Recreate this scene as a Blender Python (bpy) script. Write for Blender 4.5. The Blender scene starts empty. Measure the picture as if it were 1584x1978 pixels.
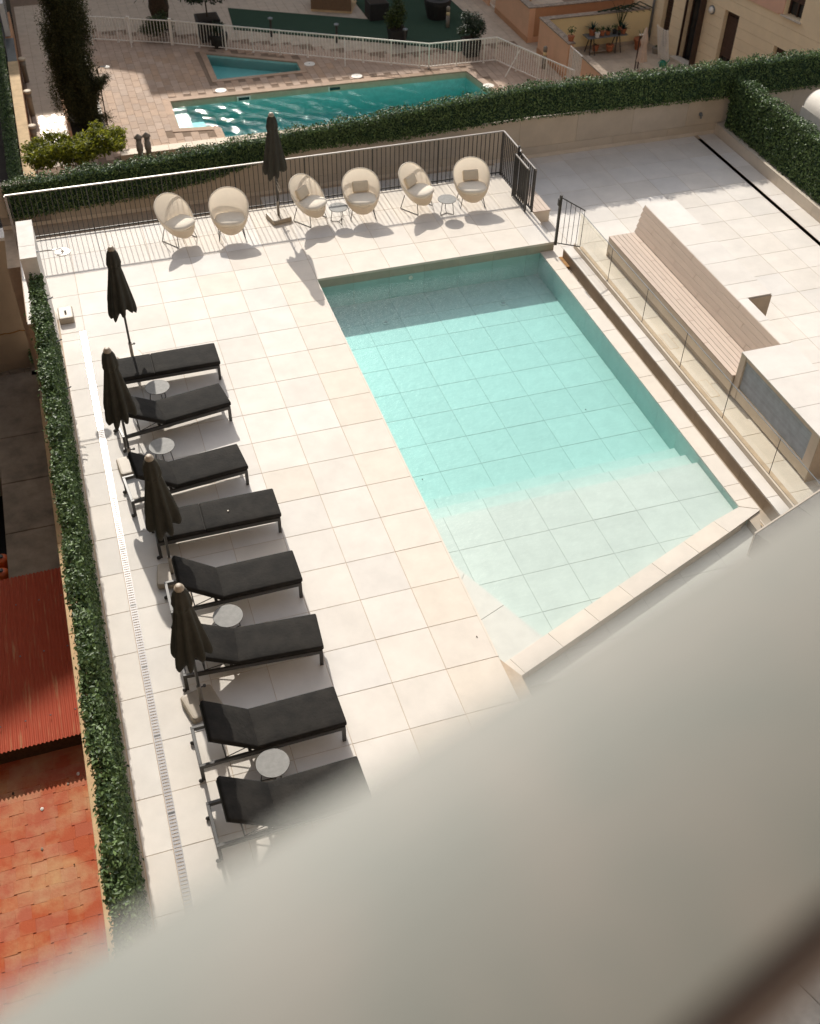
import bpy, bmesh, math, random
import numpy as np
from mathutils import Vector, Matrix

random.seed(7)
rng = np.random.default_rng(7)
R = math.radians
scene = bpy.context.scene
col = scene.collection

# ------------------------------------------------------------------ camera
cam_data = bpy.data.cameras.new("camera")
cam = bpy.data.objects.new("camera", cam_data)
col.objects.link(cam)
CR = Vector((0.95087895, -0.30909113, 0.01708498))
CU = Vector((0.20368791, 0.66627111, 0.71735211))
CF = Vector((0.23311041, 0.67863501, -0.6965013))
CP = Vector((-3.55734491, -8.61986239, 12.1116618))
cam.matrix_world = Matrix(((CR.x, CU.x, -CF.x, CP.x), (CR.y, CU.y, -CF.y, CP.y),
                           (CR.z, CU.z, -CF.z, CP.z), (0, 0, 0, 1)))
cam_data.sensor_fit = 'HORIZONTAL'
cam_data.sensor_width = 24.0
cam_data.lens = 24.0 * 2066.552 / 1584.0
cam_data.clip_start = 0.05
cam_data.clip_end = 600
cam_data.dof.use_dof = True
cam_data.dof.focus_distance = 17.0
cam_data.dof.aperture_fstop = 1.25
scene.camera = cam

# ------------------------------------------------------------------ light
SUN_EL, SUN_AZ = R(34.0), R(-1.0)
world = bpy.data.worlds.new("World")
scene.world = world
world.use_nodes = True
wn = world.node_tree.nodes
wl = world.node_tree.links
bg = wn["Background"]
sky = wn.new("ShaderNodeTexSky")
sky.sky_type = 'NISHITA'
sky.sun_disc = False
sky.sun_elevation = SUN_EL
sky.sun_rotation = SUN_AZ
sky.air_density = 1.0
sky.dust_density = 2.2
sky.ozone_density = 0.6
hsv = wn.new("ShaderNodeHueSaturation")          # hazy summer sky
hsv.inputs["Saturation"].default_value = 0.45
wl.new(sky.outputs[0], hsv.inputs["Color"])
wl.new(hsv.outputs[0], bg.inputs[0])
bg.inputs[1].default_value = 0.15
sd = bpy.data.lights.new("sun", 'SUN')
sd.energy = 3.6
sd.angle = R(0.53)
sd.color = (1.0, 0.935, 0.84)
sun = bpy.data.objects.new("sun", sd)
col.objects.link(sun)
sdir = Vector((math.sin(SUN_AZ) * math.cos(SUN_EL), math.cos(SUN_AZ) * math.cos(SUN_EL), math.sin(SUN_EL)))
sun.rotation_euler = sdir.to_track_quat('Z', 'Y').to_euler()
sun.location = sdir * 60

vs = scene.view_settings
vs.view_transform = 'Standard'
vs.look = 'None'
vs.gamma = 1.0
vs.exposure = 0.28
vs.use_curve_mapping = False
cy = scene.cycles
cy.use_denoising = True
cy.max_bounces = 10
cy.transparent_max_bounces = 16
cy.sample_clamp_indirect = 6.0
cy.caustics_reflective = False
cy.caustics_refractive = False

# ------------------------------------------------------------------ materials
MATS = {}
def mat(name, c, rough=.6, var=.08, scale=3.0, bump=0.0, bscale=40.0, rnd=0.0, metal=0.0, spec=.5, c2=None, detail=5.0,
        ramp=(.35, .68), stretch=None, hue=0.0):
    m = bpy.data.materials.new(name); m.use_nodes = True
    nt = m.node_tree; n = nt.nodes; l = nt.links
    p = n["Principled BSDF"]
    p.inputs["Roughness"].default_value = rough
    p.inputs["Metallic"].default_value = metal
    p.inputs["Specular IOR Level"].default_value = spec
    geo = n.new("ShaderNodeNewGeometry")
    src = geo.outputs["Position"]
    if stretch:
        mp = n.new("ShaderNodeMapping"); mp.inputs["Scale"].default_value = stretch
        l.new(src, mp.inputs[0]); src = mp.outputs[0]
    nz = n.new("ShaderNodeTexNoise"); nz.inputs["Scale"].default_value = scale; nz.inputs["Detail"].default_value = detail
    nz.inputs["Roughness"].default_value = .62
    l.new(src, nz.inputs["Vector"])
    cr = n.new("ShaderNodeValToRGB")
    a = tuple(max(0, x * (1 - var)) for x in c) + (1,)
    b = (tuple(min(1, x * (1 + var)) for x in c) if c2 is None else c2) + (1,)
    cr.color_ramp.elements[0].position = ramp[0]; cr.color_ramp.elements[1].position = ramp[1]
    cr.color_ramp.elements[0].color = a; cr.color_ramp.elements[1].color = b
    l.new(nz.outputs["Fac"], cr.inputs[0])
    out = cr.outputs[0]
    if rnd or hue:
        oi = n.new("ShaderNodeObjectInfo")
        hs = n.new("ShaderNodeHueSaturation")
        mr = n.new("ShaderNodeMapRange"); mr.inputs[3].default_value = 1 - rnd; mr.inputs[4].default_value = 1 + rnd
        l.new(oi.outputs["Random"], mr.inputs[0]); l.new(mr.outputs[0], hs.inputs["Value"])
        if hue:
            mth = n.new("ShaderNodeMath"); mth.operation = 'MULTIPLY'; mth.inputs[1].default_value = 7.31
            fr = n.new("ShaderNodeMath"); fr.operation = 'FRACT'
            ms = n.new("ShaderNodeMapRange"); ms.inputs[3].default_value = 1 - hue; ms.inputs[4].default_value = 1 + hue
            l.new(oi.outputs["Random"], mth.inputs[0]); l.new(mth.outputs[0], fr.inputs[0]); l.new(fr.outputs[0], ms.inputs[0])
            l.new(ms.outputs[0], hs.inputs["Saturation"])
        l.new(out, hs.inputs["Color"]); out = hs.outputs[0]
    l.new(out, p.inputs["Base Color"])
    if bump:
        bz = n.new("ShaderNodeTexNoise"); bz.inputs["Scale"].default_value = bscale; bz.inputs["Detail"].default_value = 4
        l.new(src, bz.inputs["Vector"])
        bp = n.new("ShaderNodeBump"); bp.inputs["Strength"].default_value = bump; bp.inputs["Distance"].default_value = .02
        l.new(bz.outputs["Fac"], bp.inputs["Height"]); l.new(bp.outputs[0], p.inputs["Normal"])
    MATS[name] = m
    return m

def leaf_mat(name, ca, cb, rough=.45, trans=.25, spec=.5):
    m = bpy.data.materials.new(name); m.use_nodes = True
    nt = m.node_tree; n = nt.nodes; l = nt.links
    p = n["Principled BSDF"]; p.inputs["Roughness"].default_value = rough
    p.inputs["Specular IOR Level"].default_value = spec
    at = n.new("ShaderNodeAttribute"); at.attribute_name = "tint"
    cr = n.new("ShaderNodeValToRGB")
    cr.color_ramp.elements[0].color = ca + (1,); cr.color_ramp.elements[1].color = cb + (1,)
    l.new(at.outputs["Fac"], cr.inputs[0]); l.new(cr.outputs[0], p.inputs["Base Color"])
    tr = n.new("ShaderNodeBsdfTranslucent"); l.new(cr.outputs[0], tr.inputs[0])
    mx = n.new("ShaderNodeMixShader"); mx.inputs[0].default_value = trans
    l.new(p.outputs[0], mx.inputs[1]); l.new(tr.outputs[0], mx.inputs[2])
    l.new(mx.outputs[0], n["Material Output"].inputs[0])
    MATS[name] = m
    return m

def front_only(n, l, fr, geo, mx):
    # no total internal reflection on the way out: these surfaces do not bend light
    sb = n.new("ShaderNodeMath"); sb.operation = 'SUBTRACT'; sb.inputs[0].default_value = 1.0
    ml = n.new("ShaderNodeMath"); ml.operation = 'MULTIPLY'
    l.new(geo.outputs["Backfacing"], sb.inputs[1]); l.new(sb.outputs[0], ml.inputs[0]); l.new(fr.outputs[0], ml.inputs[1])
    l.new(ml.outputs[0], mx.inputs[0])

def water_mat(name, color, dens, bump, bscale, rough):
    m = bpy.data.materials.new(name); m.use_nodes = True
    nt = m.node_tree; n = nt.nodes; l = nt.links
    n.remove(n["Principled BSDF"])
    tr = n.new("ShaderNodeBsdfTransparent"); gl = n.new("ShaderNodeBsdfGlossy"); gl.inputs["Roughness"].default_value = rough
    fr = n.new("ShaderNodeFresnel"); fr.inputs[0].default_value = 1.33
    mx = n.new("ShaderNodeMixShader")
    geo = n.new("ShaderNodeNewGeometry")
    n1 = n.new("ShaderNodeTexNoise"); n1.inputs["Scale"].default_value = bscale; n1.inputs["Detail"].default_value = 3
    mp = n.new("ShaderNodeMapping"); mp.inputs["Scale"].default_value = (1, 1.5, 1)
    l.new(geo.outputs["Position"], mp.inputs[0]); l.new(mp.outputs[0], n1.inputs["Vector"])
    bp = n.new("ShaderNodeBump"); bp.inputs["Strength"].default_value = bump; bp.inputs["Distance"].default_value = .1
    l.new(n1.outputs["Fac"], bp.inputs["Height"])
    l.new(bp.outputs[0], gl.inputs["Normal"])
    front_only(n, l, fr, geo, mx); l.new(tr.outputs[0], mx.inputs[1]); l.new(gl.outputs[0], mx.inputs[2])
    l.new(mx.outputs[0], n["Material Output"].inputs["Surface"])
    va = n.new("ShaderNodeVolumeAbsorption"); va.inputs[0].default_value = color + (1,); va.inputs[1].default_value = dens
    l.new(va.outputs[0], n["Material Output"].inputs["Volume"])
    MATS[name] = m
    return m

def glass_mat(name, tint):
    m = bpy.data.materials.new(name); m.use_nodes = True
    n = m.node_tree.nodes; l = m.node_tree.links
    n.remove(n["Principled BSDF"])
    tr = n.new("ShaderNodeBsdfTransparent"); tr.inputs[0].default_value = tint + (1,)
    gl = n.new("ShaderNodeBsdfGlossy"); gl.inputs["Roughness"].default_value = .01
    fr = n.new("ShaderNodeFresnel"); fr.inputs[0].default_value = 1.45
    mx = n.new("ShaderNodeMixShader")
    front_only(n, l, fr, n.new("ShaderNodeNewGeometry"), mx); l.new(tr.outputs[0], mx.inputs[1]); l.new(gl.outputs[0], mx.inputs[2])
    l.new(mx.outputs[0], n["Material Output"].inputs[0])
    MATS[name] = m
    return m

mat('porcelain', (.70, .66, .605), .62, .06, 1.7, .02, 60, rnd=.05, hue=.18, spec=.22)
mat('porcelain_warm', (.695, .635, .555), .62, .05, 2.6, .02, 60, rnd=.03, hue=.12, spec=.22)
mat('porcelain_pool', (.58, .59, .54), .5, .045, 4.0, rnd=.03, detail=8)
mat('upper_pool', (.46, .44, .35), .5, .07, 4.0, rnd=.04)
mat('pool_wall_light_tint', (.44, .60, .56), .5, .05, 3.0, rnd=.03)  # submerged wall tiles: aqua of water-filtered light put into their colour
mat('wall_stone', (.49, .42, .33), .6, .07, 2.4, .05, 50, rnd=.05, hue=.1)
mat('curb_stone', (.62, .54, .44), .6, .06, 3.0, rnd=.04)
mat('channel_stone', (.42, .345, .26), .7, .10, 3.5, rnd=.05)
mat('grout', (.52, .41, .30), .9, .12, 6)
mat('grout_pool', (.42, .43, .40), .9, .1, 6)
mat('concrete_base', (.34, .29, .24), .9, .1, 3)
mat('white_plaster', (.74, .71, .66), .8, .08, 4, .08, 25)
mat('old_plaster', (.50, .395, .285), .9, .09, 1.3, .12, 18, detail=8)
mat('tan_cap', (.62, .44, .245), .85, .14, 3.0, .1, 30, detail=8)
mat('old_concrete', (.26, .21, .155), .95, .32, 1.6, .2, 14, detail=9)
mat('dark_steel', (.05, .048, .045), .45, .1, 8, metal=.3)
mat('pale_steel', (.30, .275, .25), .4, .06, 8, metal=.25)
mat('chrome', (.72, .71, .70), .14, .03, 8, metal=1.0)
mat('grate_metal', (.50, .48, .465), .13, .06, 9, metal=.35)
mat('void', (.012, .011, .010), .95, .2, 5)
mat('black_fabric', (.0135, .0125, .011), .85, .25, 4.0, .30, 26, c2=(.024, .0215, .018), rnd=.06, spec=.25)
mat('piping_fabric', (.035, .031, .026), .8, .2, 9)
mat('canopy_fabric', (.050, .047, .037), .85, .15, 6, .12, 200, spec=.25)
mat('beige_metal', (.37, .31, .235), .5, .06, 5)
mat('frame_metal', (.048, .046, .043), .42, .1, 8)
mat('table_stone', (.215, .213, .20), .65, .12, 14, .03, 60)
mat('cream_shell', (.86, .78, .66), .62, .04, 10, .06, 160)
mat('cream_cushion', (.82, .745, .62), .85, .04, 5, .06, 170)
mat('cream_pillow', (.74, .64, .49), .9, .05, 6, .08, 150)
mat('wood_plank', (.55, .445, .365), .65, .05, 5, .04, 60, rnd=.055, stretch=(9, .8, 9))
mat('wood_plank_x', (.56, .45, .37), .6, .12, 5, .06, 60, rnd=.06, stretch=(.8, 9, 9))
mat('louver', (.54, .60, .64), .45, .1, 6, metal=.1, rnd=.06)
mat('rust', (.36, .18, .05), .8, .25, 8)
mat('ledge_metal', (.186, .197, .174), .6, .06, 13, c2=(.215, .208, .182))
mat('grey_slate', (.13, .125, .12), .8, .2, 6, .1, 40, rnd=.1)
mat('red_sheet', (.54, .095, .038), .75, .2, 2.5, .08, 30, detail=8, stretch=(6, .35, 1), c2=(.50, .25, .12), ramp=(.56, .72))
mat('terracotta', (.50, .118, .052), .9, .10, .9, .2, 24, rnd=.025, hue=.05, detail=12, c2=(.56, .33, .17), ramp=(.46, .68))
mat('orange_plastic', (.65, .11, .015), .4, .12, 5)
mat('paving_brown', (.42, .285, .195), .75, .10, 3.0, .06, 40, rnd=.10, hue=.1)
mat('paving_beige', (.50, .40, .30), .75, .10, 2.5, .05, 40, rnd=.07)
mat('paving_grout', (.22, .15, .10), .95, .1, 5)
mat('neighbour_coping', (.58, .46, .32), .6, .08, 4)
mat('pool_mosaic', (.38, .66, .63), .4, .10, 9)
mat('white_paint', (.86, .80, .71), .45, .04, 5)
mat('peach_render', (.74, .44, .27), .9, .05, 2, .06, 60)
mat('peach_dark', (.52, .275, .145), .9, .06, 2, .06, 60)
mat('yellow_render', (.84, .66, .36), .9, .04, 2, .05, 60)
mat('cream_cladding', (.90, .715, .47), .8, .04, 1.6, .04, 40, rnd=.02)
mat('pink_render', (.78, .47, .33), .9, .05, 2)
mat('stone_cap', (.30, .235, .18), .9, .35, 7, .15, 40, detail=9)
mat('dark_wood', (.055, .03, .02), .5, .25, 6)
mat('shutter', (.085, .045, .03), .55, .2, 8)
mat('glass_dark', (.025, .027, .028), .08, .2, 2)
mat('zinc', (.20, .22, .23), .45, .1, 6, metal=.5)
mat('terracotta_pot', (.42, .14, .06), .8, .15, 12)
mat('white_pot', (.72, .70, .66), .5, .05, 8)
mat('dark_pot', (.02, .018, .016), .7, .2, 8)
mat('soil', (.03, .02, .012), 1, .3, 20)
mat('green_plastic', (.02, .22, .14), .4, .1, 8)
mat('turf', (.014, .045, .022), .95, .3, 30, .3, 120)
mat('bark', (.06, .038, .02), .95, .35, 14, .4, 30)
mat('grey_pipe', (.27, .23, .18), .7, .12, 6)
mat('bench_wood', (.22, .13, .07), .6, .2, 8, stretch=(9, 1, 1))
mat('white_cloth', (.74, .69, .61), .85, .05, 4, .1, 30)
mat('beige_cloth', (.66, .50, .38), .85, .07, 8)
mat('plastic_sheet', (.68, .52, .42), .35, .15, 5, .5, 6)
mat('block_wall', (.36, .28, .21), .9, .06, 1)
mat('window_dark', (.03, .03, .032), .2, .2, 2)
mat('road', (.09, .085, .08), .95, .15, 2)
leaf_mat('hedge_leaf', (.012, .036, .013), (.22, .33, .11), .48, .22, .4)
leaf_mat('cypress_leaf', (.016, .021, .008), (.115, .105, .038), .7, .22, .2)
leaf_mat('bush_leaf', (.06, .09, .008), (.46, .46, .045), .5, .55)
leaf_mat('dark_leaf', (.006, .016, .006), (.035, .065, .018), .5, .2)
leaf_mat('lemon_leaf', (.02, .04, .008), (.10, .13, .025), .5, .3)
leaf_mat('pot_leaf', (.02, .05, .015), (.12, .18, .05), .5, .3)
leaf_mat('agave_leaf', (.02, .06, .045), (.06, .13, .09), .5, .1)
water_mat('water', (.22, .89, .90), .52, .22, 9.0, .02)
water_mat('neighbour_water', (.02, .84, .83), .50, .12, 14.0, .05)
glass_mat('clear_glass', (.955, .945, .90))

# ------------------------------------------------------------------ helpers
class MB:
    def __init__(s): s.v = []; s.f = []
    def add(s, vs_, fs):
        o = len(s.v); s.v += [tuple(x) for x in vs_]; s.f += [tuple(i + o for i in f) for f in fs]; return s
    def box(s, x0, x1, y0, y1, z0, z1):
        return s.add([(x0, y0, z0), (x1, y0, z0), (x1, y1, z0), (x0, y1, z0), (x0, y0, z1), (x1, y0, z1), (x1, y1, z1), (x0, y1, z1)],
                     [(3, 2, 1, 0), (4, 5, 6, 7), (0, 1, 5, 4), (1, 2, 6, 5), (2, 3, 7, 6), (3, 0, 4, 7)])
    def cbox(s, x0, x1, y0, y1, z0, z1, c=.004):
        # box with chamfered upper rim
        return s.add([(x0, y0, z0), (x1, y0, z0), (x1, y1, z0), (x0, y1, z0),
                      (x0, y0, z1 - c), (x1, y0, z1 - c), (x1, y1, z1 - c), (x0, y1, z1 - c),
                      (x0 + c, y0 + c, z1), (x1 - c, y0 + c, z1), (x1 - c, y1 - c, z1), (x0 + c, y1 - c, z1)],
                     [(3, 2, 1, 0), (0, 1, 5, 4), (1, 2, 6, 5), (2, 3, 7, 6), (3, 0, 4, 7),
                      (4, 5, 9, 8), (5, 6, 10, 9), (6, 7, 11, 10), (7, 4, 8, 11), (8, 9, 10, 11)])
    def prism(s, poly, z0, z1):
        n = len(poly)
        if sum(poly[i][0] * poly[(i + 1) % n][1] - poly[(i + 1) % n][0] * poly[i][1] for i in range(n)) < 0: poly = poly[::-1]
        vs_ = [(x, y, z0) for x, y in poly] + [(x, y, z1) for x, y in poly]
        fs = [tuple(range(n - 1, -1, -1)), tuple(range(n, 2 * n))] + [(i, (i + 1) % n, n + (i + 1) % n, n + i) for i in range(n)]
        return s.add(vs_, fs)
    def tube(s, pts, r, seg=8, cap=True):
        pts = [Vector(p) for p in pts]; n = len(pts)
        rs = r if isinstance(r, (list, tuple)) else [r] * n
        base = len(s.v)
        up = Vector((0, 0, 1))
        for i, p in enumerate(pts):
            d = (pts[min(i + 1, n - 1)] - pts[max(i - 1, 0)]).normalized()
            a = d.cross(up)
            if a.length < 1e-3: a = d.cross(Vector((0, 1, 0)))
            a.normalize(); b = d.cross(a)
            for k in range(seg):
                t = 2 * math.pi * k / seg
                q = p + (a * math.cos(t) + b * math.sin(t)) * rs[i]
                s.v.append(tuple(q))
        for i in range(n - 1):
            for k in range(seg):
                s.f.append((base + i * seg + k, base + (i + 1) * seg + k, base + (i + 1) * seg + (k + 1) % seg, base + i * seg + (k + 1) % seg))
        if cap:
            s.f.append(tuple(base + k for k in range(seg)))
            s.f.append(tuple(base + (n - 1) * seg + k for k in range(seg - 1, -1, -1)))
        return s
    def lathe(s, prof, seg=20, c=(0, 0)):
        base = len(s.v)
        for r, z in prof:
            for k in range(seg):
                t = 2 * math.pi * k / seg
                s.v.append((c[0] + r * math.cos(t), c[1] + r * math.sin(t), z))
        for i in range(len(prof) - 1):
            for k in range(seg):
                s.f.append((base + i * seg + k, base + i * seg + (k + 1) % seg, base + (i + 1) * seg + (k + 1) % seg, base + (i + 1) * seg + k))
        s.f.append(tuple(base + k for k in range(seg - 1, -1, -1)))
        s.f.append(tuple(base + (len(prof) - 1) * seg + k for k in range(seg)))
        return s
    def mesh(s, name, m, smooth=False):
        me = bpy.data.meshes.new(name)
        me.from_pydata(s.v, [], s.f)
        me.materials.append(MATS[m])
        if smooth: me.shade_smooth()
        me.update()
        return me
    def build(s, name, m, parent=None, smooth=False, loc=(0, 0, 0), rot=(0, 0, 0)):
        return put(name, s.mesh(name, m, smooth), parent, loc, rot)

def put(name, me, parent=None, loc=(0, 0, 0), rot=(0, 0, 0)):
    o = bpy.data.objects.new(name, me); col.objects.link(o)
    o.location = loc; o.rotation_euler = rot
    if parent: o.parent = parent
    return o

def tag(o, label=None, cat=None, group=None, kind=None):
    if label: o['label'] = label
    if cat: o['category'] = cat
    if group: o['group'] = group
    if kind: o['kind'] = kind
    return o

def thing(name, label, cat, loc=(0, 0, 0), rz=0.0, group=None):
    o = bpy.data.objects.new(name, None); col.objects.link(o)
    o.location = loc; o.rotation_euler = (0, 0, rz)
    return tag(o, label, cat, group)

def copy_tree(o, parent=None):
    c = o.copy(); col.objects.link(c)
    if parent: c.parent = parent
    for ch in list(o.children): copy_tree(ch, c)
    return c

def soft_box(sx, sy, sz, bev, m, seg=3, name='cushion', puff=0.0):
    bm = bmesh.new(); bmesh.ops.create_cube(bm, size=1)
    for v in bm.verts: v.co = Vector((v.co.x * sx, v.co.y * sy, v.co.z * sz))
    bmesh.ops.bevel(bm, geom=list(bm.edges), offset=bev, segments=seg, profile=.5, affect='EDGES')
    if puff:
        bmesh.ops.subdivide_edges(bm, edges=[e for e in bm.edges if e.calc_length() > .12], cuts=5, use_grid_fill=True)
        for v in bm.verts:
            fx = 1 - (2 * v.co.x / sx) ** 2; fy = 1 - (2 * v.co.y / sy) ** 2
            if abs(v.co.z) > sz * .3: v.co.z += math.copysign(puff * max(fx, 0) ** .5 * max(fy, 0) ** .5, v.co.z)
    me = bpy.data.meshes.new(name); bm.to_mesh(me); bm.free()
    me.materials.append(MATS[m]); me.shade_smooth()
    return me

_tc = {}
def tile_mesh(w, d, th, m, c=.003):
    k = (round(w, 3), round(d, 3), round(th, 3), m)
    if k not in _tc:
        _tc[k] = MB().cbox(-w / 2, w / 2, -d / 2, d / 2, -th, 0, c).mesh('tile', m)
    return _tc[k]

def tiles(parent, xs, ys, z, th, m, gap=.0065, keep=None, name='tile', jit=.0008, mfun=None):
    for i in range(len(xs) - 1):
        for j in range(len(ys) - 1):
            x0, x1, y0, y1 = xs[i], xs[i + 1], ys[j], ys[j + 1]
            cx, cy_ = (x0 + x1) / 2, (y0 + y1) / 2
            if keep and not keep(cx, cy_): continue
            mm = mfun(cx, cy_) if mfun else m
            put(name, tile_mesh(x1 - x0 - gap, y1 - y0 - gap, th, mm), parent, (cx, cy_, z + random.uniform(-jit, jit)))

def panel_x(parent, X, ys, zs, th, m, face=-1, gap=.006, name='panel'):
    """upright slabs on a plane x = X, facing -x (face=-1)"""
    for j in range(len(ys) - 1):
        for k in range(len(zs) - 1):
            h = (zs[k + 1] - zs[k] - gap); d = ys[j + 1] - ys[j] - gap
            key = ('px', round(h, 3), round(d, 3), round(th, 3), m, face)
            if key not in _tc:
                _tc[key] = MB().box(0 if face < 0 else -th, th if face < 0 else 0, -d / 2, d / 2, -h / 2, h / 2).mesh(name, m)
            put(name, _tc[key], parent, (X, (ys[j] + ys[j + 1]) / 2, (zs[k] + zs[k + 1]) / 2))

def panel_y(parent, Y, xs, zs, th, m, gap=.006, name='panel'):
    """upright slabs on a plane y = Y, facing -y"""
    for j in range(len(xs) - 1):
        for k in range(len(zs) - 1):
            h = (zs[k + 1] - zs[k] - gap); d = xs[j + 1] - xs[j] - gap
            key = ('py', round(h, 3), round(d, 3), round(th, 3), m)
            if key not in _tc:
                _tc[key] = MB().box(-d / 2, d / 2, 0, th, -h / 2, h / 2).mesh(name, m)
            put(name, _tc[key], parent, ((xs[j] + xs[j + 1]) / 2, Y, (zs[k] + zs[k + 1]) / 2))

def leaves(name, P, N, size, m, parent=None, aspect=.55, spread=.9, fold=.25, kind=None, tint=None, smin=.6):
    """many small folded leaves: P centres, N preferred facing"""
    n = len(P)
    P = np.asarray(P, float); N = np.asarray(N, float)
    if N.ndim == 1: N = np.repeat(N[None], n, 0)
    nn = N + rng.normal(size=(n, 3)) * spread
    nn /= np.linalg.norm(nn, axis=1)[:, None] + 1e-9
    t = rng.normal(size=(n, 3)); t -= (t * nn).sum(1)[:, None] * nn
    t /= np.linalg.norm(t, axis=1)[:, None] + 1e-9
    b = np.cross(nn, t)
    L = (size * rng.uniform(smin, 1.25, n))[:, None]; W = L * aspect
    a0 = P - t * L * .5; a1 = P + t * L * .5
    c0 = P + b * W * .5 + nn * W * fold; c1 = P - b * W * .5 + nn * W * fold
    V = np.stack([a0, c0, a1, c1], 1).reshape(-1, 3)
    idx = (np.arange(n) * 4)[:, None]
    F = np.concatenate([idx + np.array([0, 2, 1]), idx + np.array([0, 3, 2])], 1).reshape(-1)
    me = bpy.data.meshes.new(name)
    me.vertices.add(len(V)); me.vertices.foreach_set('co', V.astype(np.float32).ravel())
    nf = n * 2
    me.loops.add(nf * 3); me.loops.foreach_set('vertex_index', F.astype(np.int32))
    me.polygons.add(nf); me.polygons.foreach_set('loop_start', (np.arange(nf) * 3).astype(np.int32))
    me.update(calc_edges=True)
    tv = rng.beta(1.6, 2.2, n) if tint is None else tint
    at = me.attributes.new('tint', 'FLOAT', 'POINT'); at.data.foreach_set('value', np.repeat(tv, 4).astype(np.float32))
    me.materials.append(MATS[m])
    o = put(name, me, parent)
    if kind: o['kind'] = kind
    return o

def blob(n, c, r, shell=.5):
    """points in an ellipsoid, denser near its skin; returns points and outward directions"""
    d = rng.normal(size=(n, 3)); d /= np.linalg.norm(d, axis=1)[:, None]
    k = rng.uniform(shell, 1, n)[:, None]
    return np.array(c) + d * k * np.array(r), d

# ================================================================== SETTING
# ground far below (street level between the buildings)
MB().box(-160, -5.3, -120, 200, -6.9, -6.4).box(-5.3, 160, -120, 27.9, -6.9, -6.4).box(-5.3, 160, 52, 200, -6.9, -6.4).box(24, 160, 27.9, 52, -6.9, -6.4).build('ground', 'road')
tag(bpy.data.objects['ground'], kind='structure')

# ---------------- pool deck (porcelain slabs 0.8 m)
g = .8
WL, WR = -4.46, 6.2
deck = thing('pool_deck', None, None); deck['kind'] = 'structure'
YN = -6.4
MB().prism([(-4.5, YN), (.98, YN), (.98, -.42), (.79, -.05), (.79, 10.41), (6.2, 10.41), (6.2, 13.66), (-5.06, 13.66), (-5.06, 10.5), (-4.5, 10.5)], -6.3, -.005).build('deck_slab', 'grout', deck)
warm = lambda x, y: 'porcelain_warm' if ((0 < x < .8 and y < 10.4) or (y > 10.4 and x > -1.6 and random.random() < .75) or random.random() < .03) else 'porcelain'
ysl = [round(YN + g * k, 3) for k in range(int((10.4 - YN) / g) + 1)]
tiles(deck, [-4.0 + g * k for k in range(6)] + [.79], ysl, 0, .02, 'porcelain', mfun=warm)
tiles(deck, [.79, .98], [y for y in ysl if y < -.3], 0, .02, 'porcelain_warm')
yd = [10.4 + g * k for k in range(5)] + [13.67]
tiles(deck, [-5.05, -4.8] + [-4.8 + g * k for k in range(1, 14)] + [6.2], yd, 0, .02, 'porcelain', mfun=warm)
# strip left of the drain channel
DY0, DY1 = -4.0, 9.86
tiles(deck, [WL, -4.10], [y for y in ysl if y <= 9.6 + .01], 0, .02, 'porcelain')
tiles(deck, [WL, -4.0], [9.87, 10.4], 0, .02, 'porcelain')
tiles(deck, [-4.10, -4.0], [9.86, 10.4], 0, .02, 'porcelain') if False else None
tiles(deck, [WL, -4.10], [9.6, 9.86], 0, .02, 'porcelain')
# nosing strip along the pool edges, slightly proud
MB().box(.765, .795, 0, 10.4, -.05, .0045).build('nosing', 'porcelain_warm', deck)
MB().box(.80, 6.2, 10.385, 10.41, -.05, .0045).build('nosing', 'porcelain_warm', deck)

# ---------------- drain with grate beside the hedge
dr = thing('drain_channel', 'long slotted stainless drain grate in the deck parallel to the left hedge', 'drain', (0, 0, 0))
MB().box(-4.095, -3.995, DY0, DY1, -.03, -.0115).build('channel_bed', 'dark_steel', dr)
me_rail = MB().box(-.006, .006, 0, DY1 - DY0, -.011, .001).mesh('edge_rail', 'grate_metal')
for x in (-4.089, -4.001): put('edge_rail', me_rail, dr, (x, DY0, 0))
me_mid = MB().box(-.003, .003, 0, DY1 - DY0, -.010, -.001).mesh('middle_rail', 'grate_metal')
for x in (-4.063, -4.027): put('middle_rail', me_mid, dr, (x, DY0, 0))
bar = MB().box(-.0415, .0415, -.0155, .0155, -.009, 0.0).mesh('slat', 'grate_metal')
ny = int((DY1 - DY0) / .05)
sl = MB()
for k in range(ny):
    y = DY0 + .025 + k * .05
    if y > DY0 + 1.6 and (y - DY0 - 1.6) / .05 < 249: put('slat', bar, dr, (-4.045, y, 0))
    else: sl.box(-4.0865, -4.0035, y - .0155, y + .0155, -.009, 0)
so = sl.build('slat', 'grate_metal', dr); so['kind'] = 'stuff'
for y in (8.3, 7.15, 6.0, 4.9, 3.7, 2.5, 1.3, .1, -1.1):
    MB().box(-4.0865, -4.0035, y - .016, y + .016, -.008, .0012).build('joint', 'dark_steel', dr)

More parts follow.
